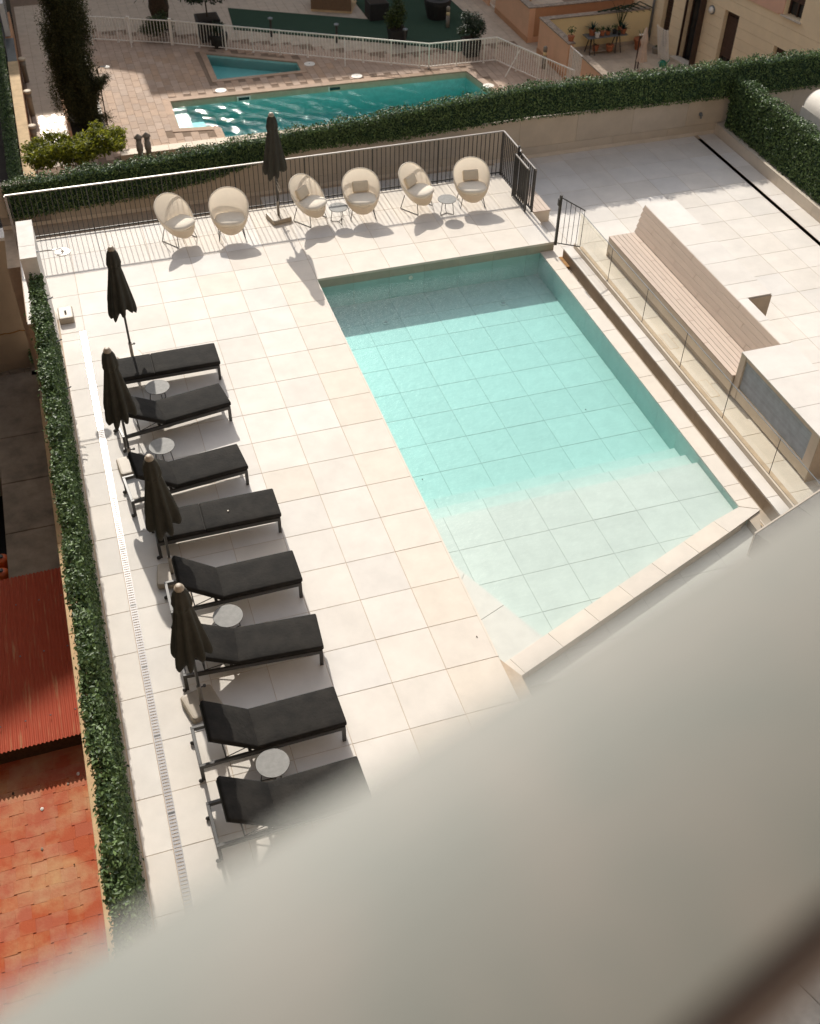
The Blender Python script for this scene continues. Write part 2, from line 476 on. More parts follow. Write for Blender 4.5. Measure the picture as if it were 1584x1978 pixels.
# ---------------- pool basin
PX0, PX1, PY1 = .8, 5.87, 10.4
basin = thing('pool_basin', None, None); basin['kind'] = 'structure'
CZ = -.2
c_in = [(5.87, 1.89), (.845, -.01)]
MB().box(.6, 6.5, -1.2, 10.7, -6.2, -.7632).build('basin_slab', 'grout_pool', basin)
ysp = [3.99] + [4.0 + g * k - 0 for k in range(1, 9)]
tiles(basin, [.8, 1.59, 2.38, 3.17, 3.96, 4.76, 5.55, 5.87], [4.0, 4.75, 5.55, 6.35, 7.15, 7.95, 8.77, 9.6, 10.4], -.76, .03, 'porcelain_pool', gap=.006)
for (y0, y1, z, nx) in ((3.62, 3.99, -.635, 0), (3.24, 3.62, -.495, 1)):
    MB().box(.8, 5.87, y0 - .4, y1 - .012, -.82, z - .003).build('step_base', 'grout_pool', basin)
    xs = [.8, 1.2 + .1 * nx, 1.95, 2.74, 3.55, 4.34, 5.12, 5.87]
    tiles(basin, xs, [y0, y1], z, .14, 'porcelain_pool', gap=.006, name='step_tile')
MB().box(.8, 5.87, -.4, 3.225, -.82, -.363).build('shelf_base', 'grout_pool', basin)
tiles(basin, [.8, 1.10, 1.88, 2.68, 3.48, 4.28, 5.08, 5.87], [-.4, .05, .85, 1.65, 2.45, 3.25], -.36, .14, 'porcelain_pool', gap=.006, name='shelf_tile')
# wall linings
panel_x(basin, 5.87, [1.6, 2.4, 3.2, 4.0, 4.75, 5.55, 6.35, 7.15, 7.95, 8.77, 9.6, 10.4], [-.78, -.235], .03, 'pool_wall_light_tint', -1, .005, 'wall_tile')
MB().box(5.872, 5.90, 1.9, 10.39, -.234, -.206).build('lip', 'porcelain_pool', basin)
panel_y(basin, 10.4, [.8, 1.59, 2.38, 3.17, 3.96, 4.76, 5.55, 6.19], [-.78, -.235], .03, 'pool_wall_light_tint', .005, 'wall_tile')
panel_y(basin, 10.4, [.8, 1.59, 2.38, 3.17, 3.96, 4.76, 5.55, 6.19], [-.235, -.02], .03, 'upper_pool', .005, 'upper_tile')
panel_x(basin, .8, [2.1, 2.4, 3.2, 4.0, 4.75, 5.55, 6.35, 7.15, 7.95, 8.77, 9.6, 10.4], [-.78, -.24, -.055], .03, 'porcelain_pool', 1, .005, 'wall_tile')
for x, y in ((2.04, 9.53), (4.69, 9.50)):
    MB().lathe([(.085, -.7595), (.085, -.752), (.07, -.750), (.068, -.753)], 24, (x, y)).build('floor_inlet', 'porcelain_pool', basin)
    MB().lathe([(.040, -.7555), (.040, -.750), (.030, -.749), (.028, -.752)], 18, (x, y)).build('inlet_ring', 'grate_metal', basin)
o = MB().lathe([(.05, 0), (.05, .008), (.03, .012), (.02, .004)], 20).build('wall_inlet', 'white_paint', basin, loc=(2.86, 10.398, -.33), rot=(R(90), 0, 0))
# right-hand and diagonal coping
cop_stone = 'porcelain_warm'
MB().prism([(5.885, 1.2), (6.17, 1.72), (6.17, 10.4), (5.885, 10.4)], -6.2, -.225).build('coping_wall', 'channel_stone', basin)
tiles(basin, [5.87, 6.18], [2.03, 2.4, 3.2, 4.0, 4.8, 5.6, 6.4, 7.2, 8.0, 8.8, 9.6, 10.39], CZ, .03, cop_stone, gap=.006, name='coping_stone')
dE = Vector((math.cos(R(21.2)), math.sin(R(21.2)), 0)); dN = Vector((-dE.y, dE.x, 0))
A0 = Vector((.86, -.36, 0))
B0 = Vector((6.13, 1.70, 0)); Ld = (B0 - A0).length
wd = .325
t0 = -.0
joints = [0, .28, 1.05, 1.82, 2.58, 3.35, 4.12, 4.87]
cm = {}
for i in range(len(joints) - 1):
    a, b = joints[i] + .003, joints[i + 1] - .003
    p = [A0 + dE * a, A0 + dE * b, A0 + dE * b + dN * wd, A0 + dE * a + dN * wd]
    MB().prism([(q.x, q.y) for q in p], CZ - .04, CZ).build('coping_stone', cop_stone, basin)
p1 = A0 + dE * (joints[-1] + .003)
pin = p1 + dN * wd
MB().prism([(p1.x, p1.y), (6.18, 1.72), (5.872, 1.885), (pin.x, pin.y)], CZ - .04, CZ).build('coping_stone', cop_stone, basin)
MB().prism([(5.875, 1.90), (6.18, 1.735), (6.18, 2.025), (5.875, 2.025)], CZ - .04, CZ).build('coping_stone', cop_stone, basin)
q0, q1 = A0 + dN * .31, B0 + dN * .31
MB().prism([(A0.x + .01, A0.y + .01), (B0.x - .01, B0.y + .012), (5.9, 1.86), (q0.x, q0.y)], -6.2, CZ - .042).build('coping_wall', 'curb_stone', basin)
# outer face slabs of the diagonal wall
for i in range(7):
    a, b = joints[i] + .003 + .35, joints[i + 1] + .35 - .003
    pa, pb = A0 + dE * a - dN * .004, A0 + dE * b - dN * .004
    MB().prism([(pa.x, pa.y), (pb.x, pb.y), (pb.x + dN.x * .012, pb.y + dN.y * .012), (pa.x + dN.x * .012, pa.y + dN.y * .012)], -.62, CZ - .043).build('facing_slab', 'curb_stone', basin)
# wet beach corner
be = [(.79, 2.22), (.79, -.03), (1.63, .29)]
MB().prism(be, -6.2, -.214).build('beach_base', 'porcelain_pool', basin)
def cutpoly(y0, y1, tilt=.28):
    # strips of the beach triangle, joints slightly skewed
    f = lambda y: .8 + (1.63 - .8) * max(0, min(1, (2.18 - y) / (2.18 - .29)))
    return [(.8, y0), (f(y0 + tilt * (y0 > .2)), max(y0 + tilt * (y0 > .2), .05)), (f(y1 + tilt), y1 + tilt), (.8, y1)]
for y0, y1 in ((-.02, .83), (.84, 1.62)):
    MB().prism(cutpoly(y0 if y0 > 0 else .0, y1, .2), -.232, -.207).build('beach_tile', 'porcelain_pool', basin)
MB().prism([(.8, 1.63), (f_x := .8 + .83 * (2.18 - 1.83) / 1.89, 1.83), (.8, 2.18)], -.232, -.207).build('beach_tile', 'porcelain_pool', basin)
# water
MB().prism([(.795, 0.0), (1.2, .1), (5.88, 1.88), (5.88, 10.41), (.795, 10.41)], -.8, -.213).build('pool_water', 'water')
tag(bpy.data.objects['pool_water'], kind='structure')

# ---------------- overflow channel, walkway, glass kerb
wk = thing('walkway', None, None); wk['kind'] = 'structure'
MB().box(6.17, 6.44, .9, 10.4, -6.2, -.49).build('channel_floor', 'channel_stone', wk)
MB().box(6.19, 6.215, 1.2, 10.38, -.49, -.455).build('channel_rib', 'tan_cap', wk)
MB().box(6.235, 6.26, 1.2, 10.38, -.49, -.462).build('channel_rib', 'curb_stone', wk)
MB().box(6.445, 6.90, .3, 10.38, -6.2, -.225).build('walkway_base', 'grout', wk)
wy = [.5, 1.13, 1.94, 2.74, 3.55, 4.36, 5.16, 5.97, 6.77, 7.57, 8.38, 9.19, 10.0, 10.38]
panel_x(wk, 6.43, wy, [-.49, -.232], .016, 'channel_stone', -1, .005, 'side_slab')
tiles(wk, [6.43, 6.662], wy, -.2, .028, 'porcelain', gap=.006, name='walk_tile')
MB().box(6.664, 6.70, .5, 10.36, -.225, -.10).build('kerb', 'curb_stone', wk)
MB().box(6.70, 6.725, .5, 10.36, -.225, -.118).build('glass_channel', 'dark_steel', wk)
MB().box(6.725, 6.90, .5, 10.36, -.225, -.10).build('kerb', 'curb_stone', wk) if False else None
MB().box(6.21, 6.42, 9.95, 10.38, -.49, -.40).build('rusty_sump', 'rust', wk)

# ---------------- terrace (lower level)
ter = thing('terrace', None, None); ter['kind'] = 'structure'
TZ = -.6
MB().box(6.74, 24, -4, 15.5, -6.2, -.605).build('terrace_slab', 'grout', ter)
MB().box(6.2, 6.74, 10.4, 15.5, -6.2, -.605).build('terrace_slab', 'grout', ter)
MB().box(-5.4, 6.2, 13.68, 15.5, -6.2, -.605).build('terrace_slab', 'grout', ter)
txs = [6.74] + [11.78 - g * k for k in range(6, -1, -1)] + [12.545]
tys = [-.13 + g * k for k in range(0, 18)]
tiles(ter, txs, [y for y in tys if 1.2 < y] + [14.27, 15.05, 15.4], TZ, .02, 'porcelain',
      keep=lambda x, y: not (7.5 < x < 9.0 and 2.7 < y < 10.0))
tiles(ter, [12.66, 13.15], [y for y in tys if y > 4] + [14.27, 15.05, 15.4], TZ, .02, 'porcelain')
tiles(ter, [6.2, 6.74], [10.4, 11.2, 12.0, 12.8, 13.6], TZ, .02, 'porcelain')
tiles(ter, [.6 + g * k for k in range(8)] + [6.74], [13.7, 14.5, 15.3], TZ, .02, 'porcelain')
sd_ = MB().box(12.548, 12.657, 2, 15.2, -.62, -.605).build('slot_drain', 'void')
tag(sd_, 'long black slot drain across the pale terrace beside the right hedge', 'drain')

# ---------------- garden side wall (grey stone panels) behind deck and terrace
bw = thing('boundary_wall', 'grey stone panelled wall under the long back hedge', 'wall', (0, 0, 0))
MB().box(-5.4, 24, 15.43, 15.62, -6.3, .45).build('wall_core', 'concrete_base', bw)
xsw = [-5.4 + 1.6 * k for k in range(0, 13)]
panel_y(bw, 15.40, [x for x in xsw] + [15.4, 17, 18.6], [-.30, .47], .03, 'wall_stone', .006, 'wall_panel')
panel_y(bw, 15.40, [x - .5 for x in xsw if x > -5] + [13.3, 15, 17, 18.6], [-.60, -.30], .03, 'wall_stone', .006, 'wall_panel')
panel_y(bw, 15.40, [-5.4, -3, -.6, 1.6], [-1.4, -.62], .03, 'wall_stone', .006, 'wall_panel')
MB().box(-5.4, 24, 15.385, 15.398, -.598, -.50).build('skirting', 'curb_stone', bw)
sp = thing('garden_tap', 'small metal spotlight fixed to the grey wall near the right corner', 'wall light', (12.6, 15.39, .0))
MB().lathe([(.05, 0), (.05, .02), (.03, .05), (.03, .09)], 14).build('lamp_body', 'zinc', sp, rot=(R(90), 0, 0))
MB().box(-.02, .02, -.07, -.05, -.10, .0).build('bracket', 'zinc', sp)

def interp(x, tab):
    return np.interp(x, [a for a, b in tab], [b for a, b in tab])
topT = [(-5.3, .50), (-1.7, .66), (.5, .82), (3.3, 1.0), (5.3, 1.15), (7.3, 1.30), (9, 1.27), (13, 1.27), (20, 1.28)]
botT = [(-5.3, -.36), (-1.8, -.20), (-.2, .06), (.8, .32), (1.9, .43), (4.3, .40), (7.3, .50), (13.3, .38), (20, .35)]
hb = thing('hedge', 'long dark green artificial hedge on top of the grey stone wall behind the deck', 'hedge', (0, 0, 0))
core = MB()
hx = np.arange(-5.15, 19.8, .25)
for a, b in zip(hx[:-1], hx[1:]):
    core.box(a, b, 15.36 - .035, 15.56, float(interp(a, botT)) + .06, float(interp(a, topT)) - .07)
core.build('hedge_core', 'turf', hb)
n = 46000
X = rng.uniform(-5.2, 19.5, n)
# more leaves where they are seen larger
zt, zb = interp(X, topT), interp(X, botT)
zt = zt + .03 * np.sin(X * 5.1) + .02 * np.sin(X * 11.7 + 1)
u = rng.uniform(0, 1, n)
front = rng.uniform(0, 1, n) < .72
Y = np.where(front, 15.30 + rng.normal(0, .03, n), rng.uniform(15.27, 15.62, n))
Z = np.where(front, zb + (zt - zb) * u, zt + rng.normal(0, .035, n))
N = np.where(front[:, None], np.array([0, -1, .35]), np.array([0, -.2, 1.]))
leaves('foliage', np.stack([X, Y, Z], 1), N, .062, 'hedge_leaf', hb, spread=.65)

# right hedge on its kerb
rk = thing('planter_kerb', 'low pale stone kerb under the right hedge beside the slot drain', 'kerb', (0, 0, 0))
MB().box(13.175, 13.65, 2, 15.4, -6.2, -.33).build('kerb_core', 'concrete_base', rk)
panel_x(rk, 13.15, [3.0 + 1.55 * k for k in range(9)], [-.6, -.33], .024, 'curb_stone', -1, .006, 'kerb_slab')
MB().box(13.15, 13.66, 2, 15.38, -.329, -.315).build('kerb_cap', 'curb_stone', rk)
hr = thing('hedge', 'dark green artificial hedge running toward the viewer along the right side of the terrace', 'hedge', (0, 0, 0))
MB().box(13.34, 13.58, 2, 15.25, -.31, .86).build('hedge_core', 'turf', hr)
n = 30000
Yh = rng.uniform(5, 15.2, n); side = rng.uniform(0, 1, n) < .72
zt = .95 + .03 * np.sin(Yh * 5.3) + .02 * np.sin(Yh * 12.1)
Xh = np.where(side, 13.30 + rng.normal(0, .03, n), rng.uniform(13.27, 13.64, n))
Zh = np.where(side, -.33 + (zt + .33) * rng.uniform(0, 1, n), zt + rng.normal(0, .035, n))
leaves('foliage', np.stack([Xh, Yh, Zh], 1), np.where(side[:, None], np.array([-1, 0, .35]), np.array([-.2, 0, 1.])), .066, 'hedge_leaf', hr, spread=.65)

# left boundary: kerb, hedge on a mesh fence, pillar
lk = thing('garden_kerb', 'narrow pale kerb between the left hedge and the deck', 'kerb', (0, 0, 0))
MB().box(-4.78, -4.475, -6.4, 9.2, -6.2, .10).build('kerb_body', 'curb_stone', lk)
MB().box(-4.79, -4.468, -6.4, 9.2, .10, .125).build('kerb_cap', 'wall_stone', lk)
hl = thing('hedge', 'tall narrow artificial hedge along the left edge of the deck beside the drain', 'hedge', (0, 0, 0))
MB().box(-4.645, -4.57, -6.4, 9.1, .13, 1.62).build('hedge_core', 'turf', hl)
mb = MB()
for y in np.arange(-6.4, 9.1, .62): mb.box(-4.63, -4.60, y, y + .03, .12, 1.60)
mb.build('fence_post', 'white_plaster', hl)
n = 62000
Yl = rng.uniform(-6.4, 9.12, n); w_ = rng.uniform(0, 1, n)
zt = 1.70 + .04 * np.sin(Yl * 4.3) + .03 * np.sin(Yl * 9.7)
wob = .018 * np.sin(Yl * 2.9) + .014 * np.sin(Yl * 7.7)
Xl = np.where(w_ < .42, -4.525 + rng.normal(0, .022, n), np.where(w_ < .82, rng.uniform(-4.72, -4.51, n) + wob, -4.71 + wob + rng.normal(0, .028, n)))
Zl = np.where(w_ < .42, .12 + (zt - .12) * rng.uniform(0, 1, n), np.where(w_ < .82, zt + rng.normal(0, .05, n), zt - rng.exponential(.25, n)))
# a thin gap along the top where the mesh fence shows
gap = (w_ >= .42) & (w_ < .82) & (np.abs(Xl + 4.665 - wob) < .016) & (rng.uniform(0, 1, n) < .75)
keep = ~gap
Nl = np.where((w_ < .42)[:, None], np.array([1, 0, .35]), np.where((w_ < .82)[:, None], np.array([0, 0, 1.]), np.array([-1, 0, .6])))
leaves('foliage', np.stack([Xl, Yl, Zl], 1)[keep], Nl[keep], .062, 'hedge_leaf', hl, spread=.6)
pl = thing('wall_pillar', 'white rendered wall end at the far end of the left hedge', 'pillar', (0, 0, 0))
MB().box(-4.785, -4.505, 9.2, 10.55, -6.2, 2.06).build('pillar_body', 'white_plaster', pl)
MB().cbox(-4.79, -4.50, 9.19, 9.62, 2.06, 2.10).build('cap', 'white_plaster', pl)
MB().cbox(-4.79, -4.50, 9.625, 10.56, 2.06, 2.10).build('cap', 'white_plaster', pl)
MB().box(-4.505, -4.485, 9.2, 10.55, 0, .09).build('skirting', 'curb_stone', pl)
sh = thing('shower', 'round chrome rain shower head on an arm from the white pillar', 'shower', (-4.5, 9.5, 2.02))
MB().tube([(0, 0, 0), (.42, 0, .0), (.435, 0, -.01), (.44, 0, -.04)], .011, 10).build('arm', 'chrome', sh, True)
MB().lathe([(.02, -.03), (.03, -.055), (.135, -.06), (.14, -.066), (.14, -.075), (.13, -.078)], 32, (.44, 0)).build('head', 'white_paint', sh)
MB().lathe([(.035, -.0), (.035, .012)], 16).build('flange', 'chrome', sh, rot=(0, R(90), 0))
for k, (y, z, lb) in enumerate(((8.55, 1.62, 'small steel peg sticking out of the wall by the white pillar'), (8.0, 1.1, 'steel peg poking out of the left hedge above the start of the drain grate'), (7.1, .72, 'steel peg low on the left hedge, nearest of the three to the viewer'))):
    t = thing('wall_peg', lb, 'peg', (-4.47, y, z), 0, 'steel pegs along the left hedge')
    MB().tube([(0, 0, 0), (.07, -.0, .015), (.10, .0, .03)], .011, 8).build('pin', 'zinc', t)
    MB().lathe([(.02, 0), (.02, .01)], 10).build('flange', 'zinc', t, rot=(0, R(90), 0))

# ---------------- back railing
rail = thing('railing', 'dark steel bar railing with pale handrail along the far edge of the deck', 'railing', (0, 0, 0))
RY = 13.672
MB().cbox(-5.07, 6.225, RY - .022, RY + .022, 1.075, 1.10).build('handrail', 'pale_steel', rail)
MB().box(-5.05, 6.2, RY - .006, RY + .006, .045, .075).build('bottom_rail', 'dark_steel', rail)
balm = MB().box(-.0065, .0065, -.011, .011, -.03, 1.075).mesh('baluster', 'dark_steel')
post = MB().box(-.011, .011, -.024, .024, -.10, 1.075).mesh('post', 'dark_steel')
k = 0; x = -5.0
while x < 6.16:
    put('post' if k % 15 == 0 else 'baluster', post if k % 15 == 0 else balm, rail, (x, RY, 0)); x += .1065; k += 1
MB().cbox(6.182, 6.226, 12.60, RY - .023, 1.075, 1.10).build('handrail', 'pale_steel', rail)
MB().box(6.198, 6.210, 12.62, RY - .03, .045, .075).build('bottom_rail', 'dark_steel', rail)
balx = MB().box(-.011, .011, -.0065, .0065, -.03, 1.075).mesh('baluster', 'dark_steel')
for y in np.arange(12.68, RY - .05, .1065): put('baluster', balx, rail, (6.204, float(y), 0))
MB().box(6.18, 6.228, RY - .03, RY + .03, -.2, 1.074).build('post', 'dark_steel', rail)
MB().box(-5.085, -5.035, RY - .026, RY + .026, -.6, 1.074).build('end_post', 'pale_steel', rail)

def leaf_gate(name, label, x, y0, y1, post_y=None):
    t = thing(name, label, 'gate', (x, y0, 0))
    L = y1 - y0
    MB().cbox(-.018, .018, 0, L, 1.03, 1.06).build('top_rail', 'pale_steel', t)
    MB().box(-.016, .016, 0, L, .05, .085).build('bottom_rail', 'dark_steel', t)
    b = MB().box(-.012, .012, -.006, .006, .085, 1.03).mesh('baluster', 'dark_steel')
    p = MB().box(-.02, .02, -.02, .02, .02, 1.06).mesh('stile', 'dark_steel')
    nb = int(L / .1)
    for i in range(1, nb): put('baluster', b, t, (0, L * i / nb, 0))
    put('stile', p, t, (0, .021, 0)); put('stile', p, t, (0, L - .021, 0))
    return t
gt = leaf_gate('gate', 'dark steel gate leaf folded open toward the armchairs', 6.06, 11.78, 12.58)
gt2 = leaf_gate('fixed_panel', 'dark steel bar panel behind the folded gate at the deck edge', 6.204, 11.72, 12.56)
gp = thing('gate_post', 'short dark latch post standing above the folded gate', 'post', (6.14, 12.59, 0))
MB().box(-.02, .02, -.02, .02, .0, 1.22).build('shaft', 'dark_steel', gp)
MB().box(.02, .05, -.015, .015, 1.0, 1.1).build('latch', 'chrome', gp)

gq = thing('gate_post', 'tall dark gate post at the far right corner of the pool', 'post', (6.175, 10.30, 0))
MB().box(-.025, .025, -.025, .025, -.02, 1.16).build('shaft', 'dark_steel', gq)
MB().box(-.055, -.026, -.03, .03, .93, 1.08).build('lock_box', 'dark_steel', gq)
fp = thing('bar_fence', 'small sloping steel bar panel linking the gate post to the glass balustrade', 'fence panel', (0, 0, 0))
pa, pb = Vector((6.20, 10.28, 0)), Vector((6.69, 10.12, 0))
def lerp(a, b, t): return a + (b - a) * t
zt0, zt1, zb0, zb1 = 1.10, .82, -.02, -.10
MB().tube([pa + Vector((0, 0, zt0)), pb + Vector((0, 0, zt1))], .012, 6).build('top_rail', 'dark_steel', fp)
MB().tube([pa + Vector((0, 0, zb0 + .05)), pb + Vector((0, 0, zb1 + .05))], .012, 6).build('bottom_rail', 'dark_steel', fp)
for i in range(1, 6):
    t = i / 5; q = lerp(pa, pb, t)
    MB().tube([q + Vector((0, 0, lerp(zb0, zb1, t) + .05)), q + Vector((0, 0, lerp(zt0, zt1, t)))], .007, 6).build('baluster', 'dark_steel', fp)

# ---------------- glass balustrade
gb = thing('glass_balustrade', 'frameless clear glass balustrade between the pool walkway and the bench', 'balustrade', (0, 0, 0))
gy = [10.30, 8.74, 7.15, 5.56, 3.95, 2.37, .80]
for i in range(6):
    a, b = gy[i], gy[i + 1]
    MB().box(6.706, 6.718, b + .006, a - .006, -.11, .68).build('glass_pane', 'clear_glass', gb)
    MB().box(6.7045, 6.7195, b + .006, a - .006, .681, .6865).build('pane_edge', 'zinc', gb)
    MB().box(6.707, 6.717, a - .004, a + .004, -.11, .685).build('seam', 'dark_steel', gb) if i else None

# ---------------- steps beside the gate
st = thing('steps', 'pale wooden step block going down from the deck behind the folded gate', 'steps', (6.5, 12.25, TZ))
MB().box(0, .42, 0, 1.35, 0, .285).build('step_body', 'curb_stone', st)
for i in range(4):
    MB().cbox(.0 + .11 * i + .002, .108 + .11 * i, -.02, 1.36, .287, .312, .004).build('plank', 'wood_plank', st)
ls = thing('lower_step', 'stone tread against the deck edge at the foot of the wooden step', 'step', (6.21, 11.72, TZ))
MB().cbox(0, .27, 0, .9, 0, .30).build('tread', 'porcelain', ls)

# ---------------- bench block with planks and louvre
bn = thing('bench', 'long built-in bench of pale composite planks with a sloping backrest', 'bench', (0, 0, 0))
BY0, BY1 = 5.02, 10.42
MB().box(7.60, 8.19, BY0, BY1 - .03, TZ, -.125).build('seat_base', 'concrete_base', bn)
for i, (a, b) in enumerate(zip([5.02, 5.8, 6.6, 7.4, 8.2, 9.0, 9.8], [5.8, 6.6, 7.4, 8.2, 9.0, 9.8, 10.42])):
    MB().box(7.56, 7.59, a + .003, b - .003, -.46, -.13).build('front_slab', 'curb_stone', bn)
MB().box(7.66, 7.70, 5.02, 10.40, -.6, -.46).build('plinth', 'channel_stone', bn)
MB().box(7.56, 8.19, 10.40, 10.43, -.6, -.13).build('end_slab', 'curb_stone', bn)
rows = 6; pw = .64 / rows
for r_ in range(rows):
    cuts = sorted([5.03] + [5.03 + ((r_ * .77) % 1.9) + 1.1 + 1.9 * k for k in range(3) if 5.03 + ((r_ * .77) % 1.9) + 1.1 + 1.9 * k < 10.1] + [10.43])
    for a, b in zip(cuts[:-1], cuts[1:]):
        MB().cbox(7.55 + pw * r_ + .002, 7.55 + pw * (r_ + 1) - .005, a + .003, b - .003, -.125, -.10, .003).build('seat_plank', 'wood_plank', bn)

sl_ = Vector((8.425 - 8.19, 0, .45 + .10)); slen = sl_.length; sn = Vector((-sl_.z, 0, sl_.x)).normalized()
ang = math.atan2(sl_.z, sl_.x)
bv = [(8.215, BY0 - .0, -.12), (8.67, BY0, -.12), (8.67, BY0, .425), (8.44, BY0, .425), (8.215, 10.5, -.12), (9.2, 10.62, -.12), (9.2, 10.62, .425), (8.44, 10.60, .425)]
MB().prism([(8.20, 6.58), (9.21, 6.58), (9.21, 10.45), (8.20, 10.45)], TZ, -.13).build('back_base', 'concrete_base', bn)
MB().prism([(8.20, 5.0), (8.66, 5.0), (8.66, 6.58), (8.20, 6.58)], TZ, -.13).build('back_base', 'concrete_base', bn)
def wedge(y0, y1a, y1b, xr):
    return MB().add([(8.225, y0, -.13), (xr, y0, -.13), (xr, y0, .425), (8.45, y0, .425), (8.225, y1a, -.13), (xr, y1a, -.13), (xr, y1b, .425), (8.45, y1b, .425)],
                    [(0, 1, 2, 3), (7, 6, 5, 4), (0, 4, 5, 1), (1, 5, 6, 2), (2, 6, 7, 3), (3, 7, 4, 0)])
wedge(6.59, 10.44, 10.58, 9.21).build('back_core', 'concrete_base', bn)
wedge(5.0, 6.588, 6.588, 8.66).build('back_core', 'concrete_base', bn)
rows = 5; ph = slen / rows
for r_ in range(rows):
    off = (r_ * 1.13) % 1.9
    endy = 10.44 + .16 * (r_ + .5) / rows
    cuts = sorted([5.03] + [5.03 + off + .7 + 1.9 * k for k in range(3) if 5.03 + off + .7 + 1.9 * k < 10.2] + [endy])
    base = Vector((8.19, 0, -.10)) + sl_.normalized() * (ph * (r_ + .5))
    for a, b in zip(cuts[:-1], cuts[1:]):
        MB().cbox(-ph / 2 + .003, ph / 2 - .004, -(b - a) / 2 + .003, (b - a) / 2 - .003, -.022, 0, .003).build('back_plank', 'wood_plank', bn, loc=(base.x, (a + b) / 2, base.z), rot=(0, -ang, 0))
# top slabs of the block
tiles(bn, [8.435, 9.22], [6.6, 7.13, 7.95, 8.74, 9.53, 10.60], .45, .024, 'porcelain', gap=.006, name='top_slab')
tiles(bn, [8.435, 8.67], [5.02, 5.8, 6.6], .45, .024, 'porcelain', gap=.006, name='top_slab')
MB().box(8.665, 9.215, 6.575, 6.592, TZ, .424).build('end_slab', 'channel_stone', bn)
bb = thing('service_block', 'pale stone block with a grey louvred grille at the near end of the bench', 'cabinet', (0, 0, 0))
MB().box(7.72, 8.66, 2.46, 5.0, TZ, .424).build('block_core', 'concrete_base', bb)
tiles(bb, [7.60, 8.67], [2.44, 3.25, 4.10, 5.015], .45, .024, 'porcelain', gap=.006, name='top_slab')
MB().box(7.61, 7.72, 4.86, 5.012, -.55, .424).build('pier', 'curb_stone', bb)
MB().box(7.61, 7.72, 2.45, 2.66, -.55, .424).build('pier', 'curb_stone', bb)
panel_x(bb, 7.62, [2.665, 3.4, 4.13, 4.855], [.345, .422], .1, 'curb_stone', -1, .005, 'lintel')
panel_x(bb, 7.62, [2.665, 3.4, 4.13, 4.855], [-.55, -.285], .1, 'curb_stone', -1, .005, 'sill_slab')
MB().box(7.61, 8.66, 2.435, 2.447, TZ, .424).build('end_slab', 'channel_stone', bb)
MB().box(7.70, 7.719, 2.665, 4.855, -.285, .345).build('grille_back', 'void', bb)
lv = thing('grille', 'grey horizontal slatted metal grille in the stone block', 'grille', (7.64, 3.76, 0)); lv.parent = bb; del lv['category']; 
slat = MB().add([(0, -1.09, 0), (.012, -1.09, .021), (.012, 1.09, .021), (0, 1.09, 0), (.004, -1.09, -.003), (.016, -1.09, .018), (.016, 1.09, .018), (.004, 1.09, -.003)],
                [(0, 1, 2, 3), (7, 6, 5, 4), (0, 3, 7, 4), (1, 5, 6, 2), (0, 4, 5, 1), (3, 2, 6, 7)]).mesh('slat', 'louver')
for k in range(20): put('slat', slat, lv, (0, 0, -.28 + k * .0305))
for y in (-1.09, 0, 1.08): MB().box(.018, .03, y - .006, y + .006, -.285, .345).build('mullion', 'louver', lv)

# two flush floor hatches on the terrace strip behind the glass
for (y, lb) in ((7.0, 'flush outlined floor hatch behind the glass balustrade, farther one'), (5.35, 'flush outlined floor hatch behind the glass balustrade, nearer one by the louvre')):
    t = thing('floor_hatch', lb, 'hatch', (7.34, y, TZ), 0, 'floor hatches in the terrace')
    MB().box(-.10, .10, -.27, .27, .0005, .0015).build('gasket', 'tan_cap', t)
    MB().box(-.092, .092, -.262, .262, .0015, .0035).build('lid', 'porcelain', t)

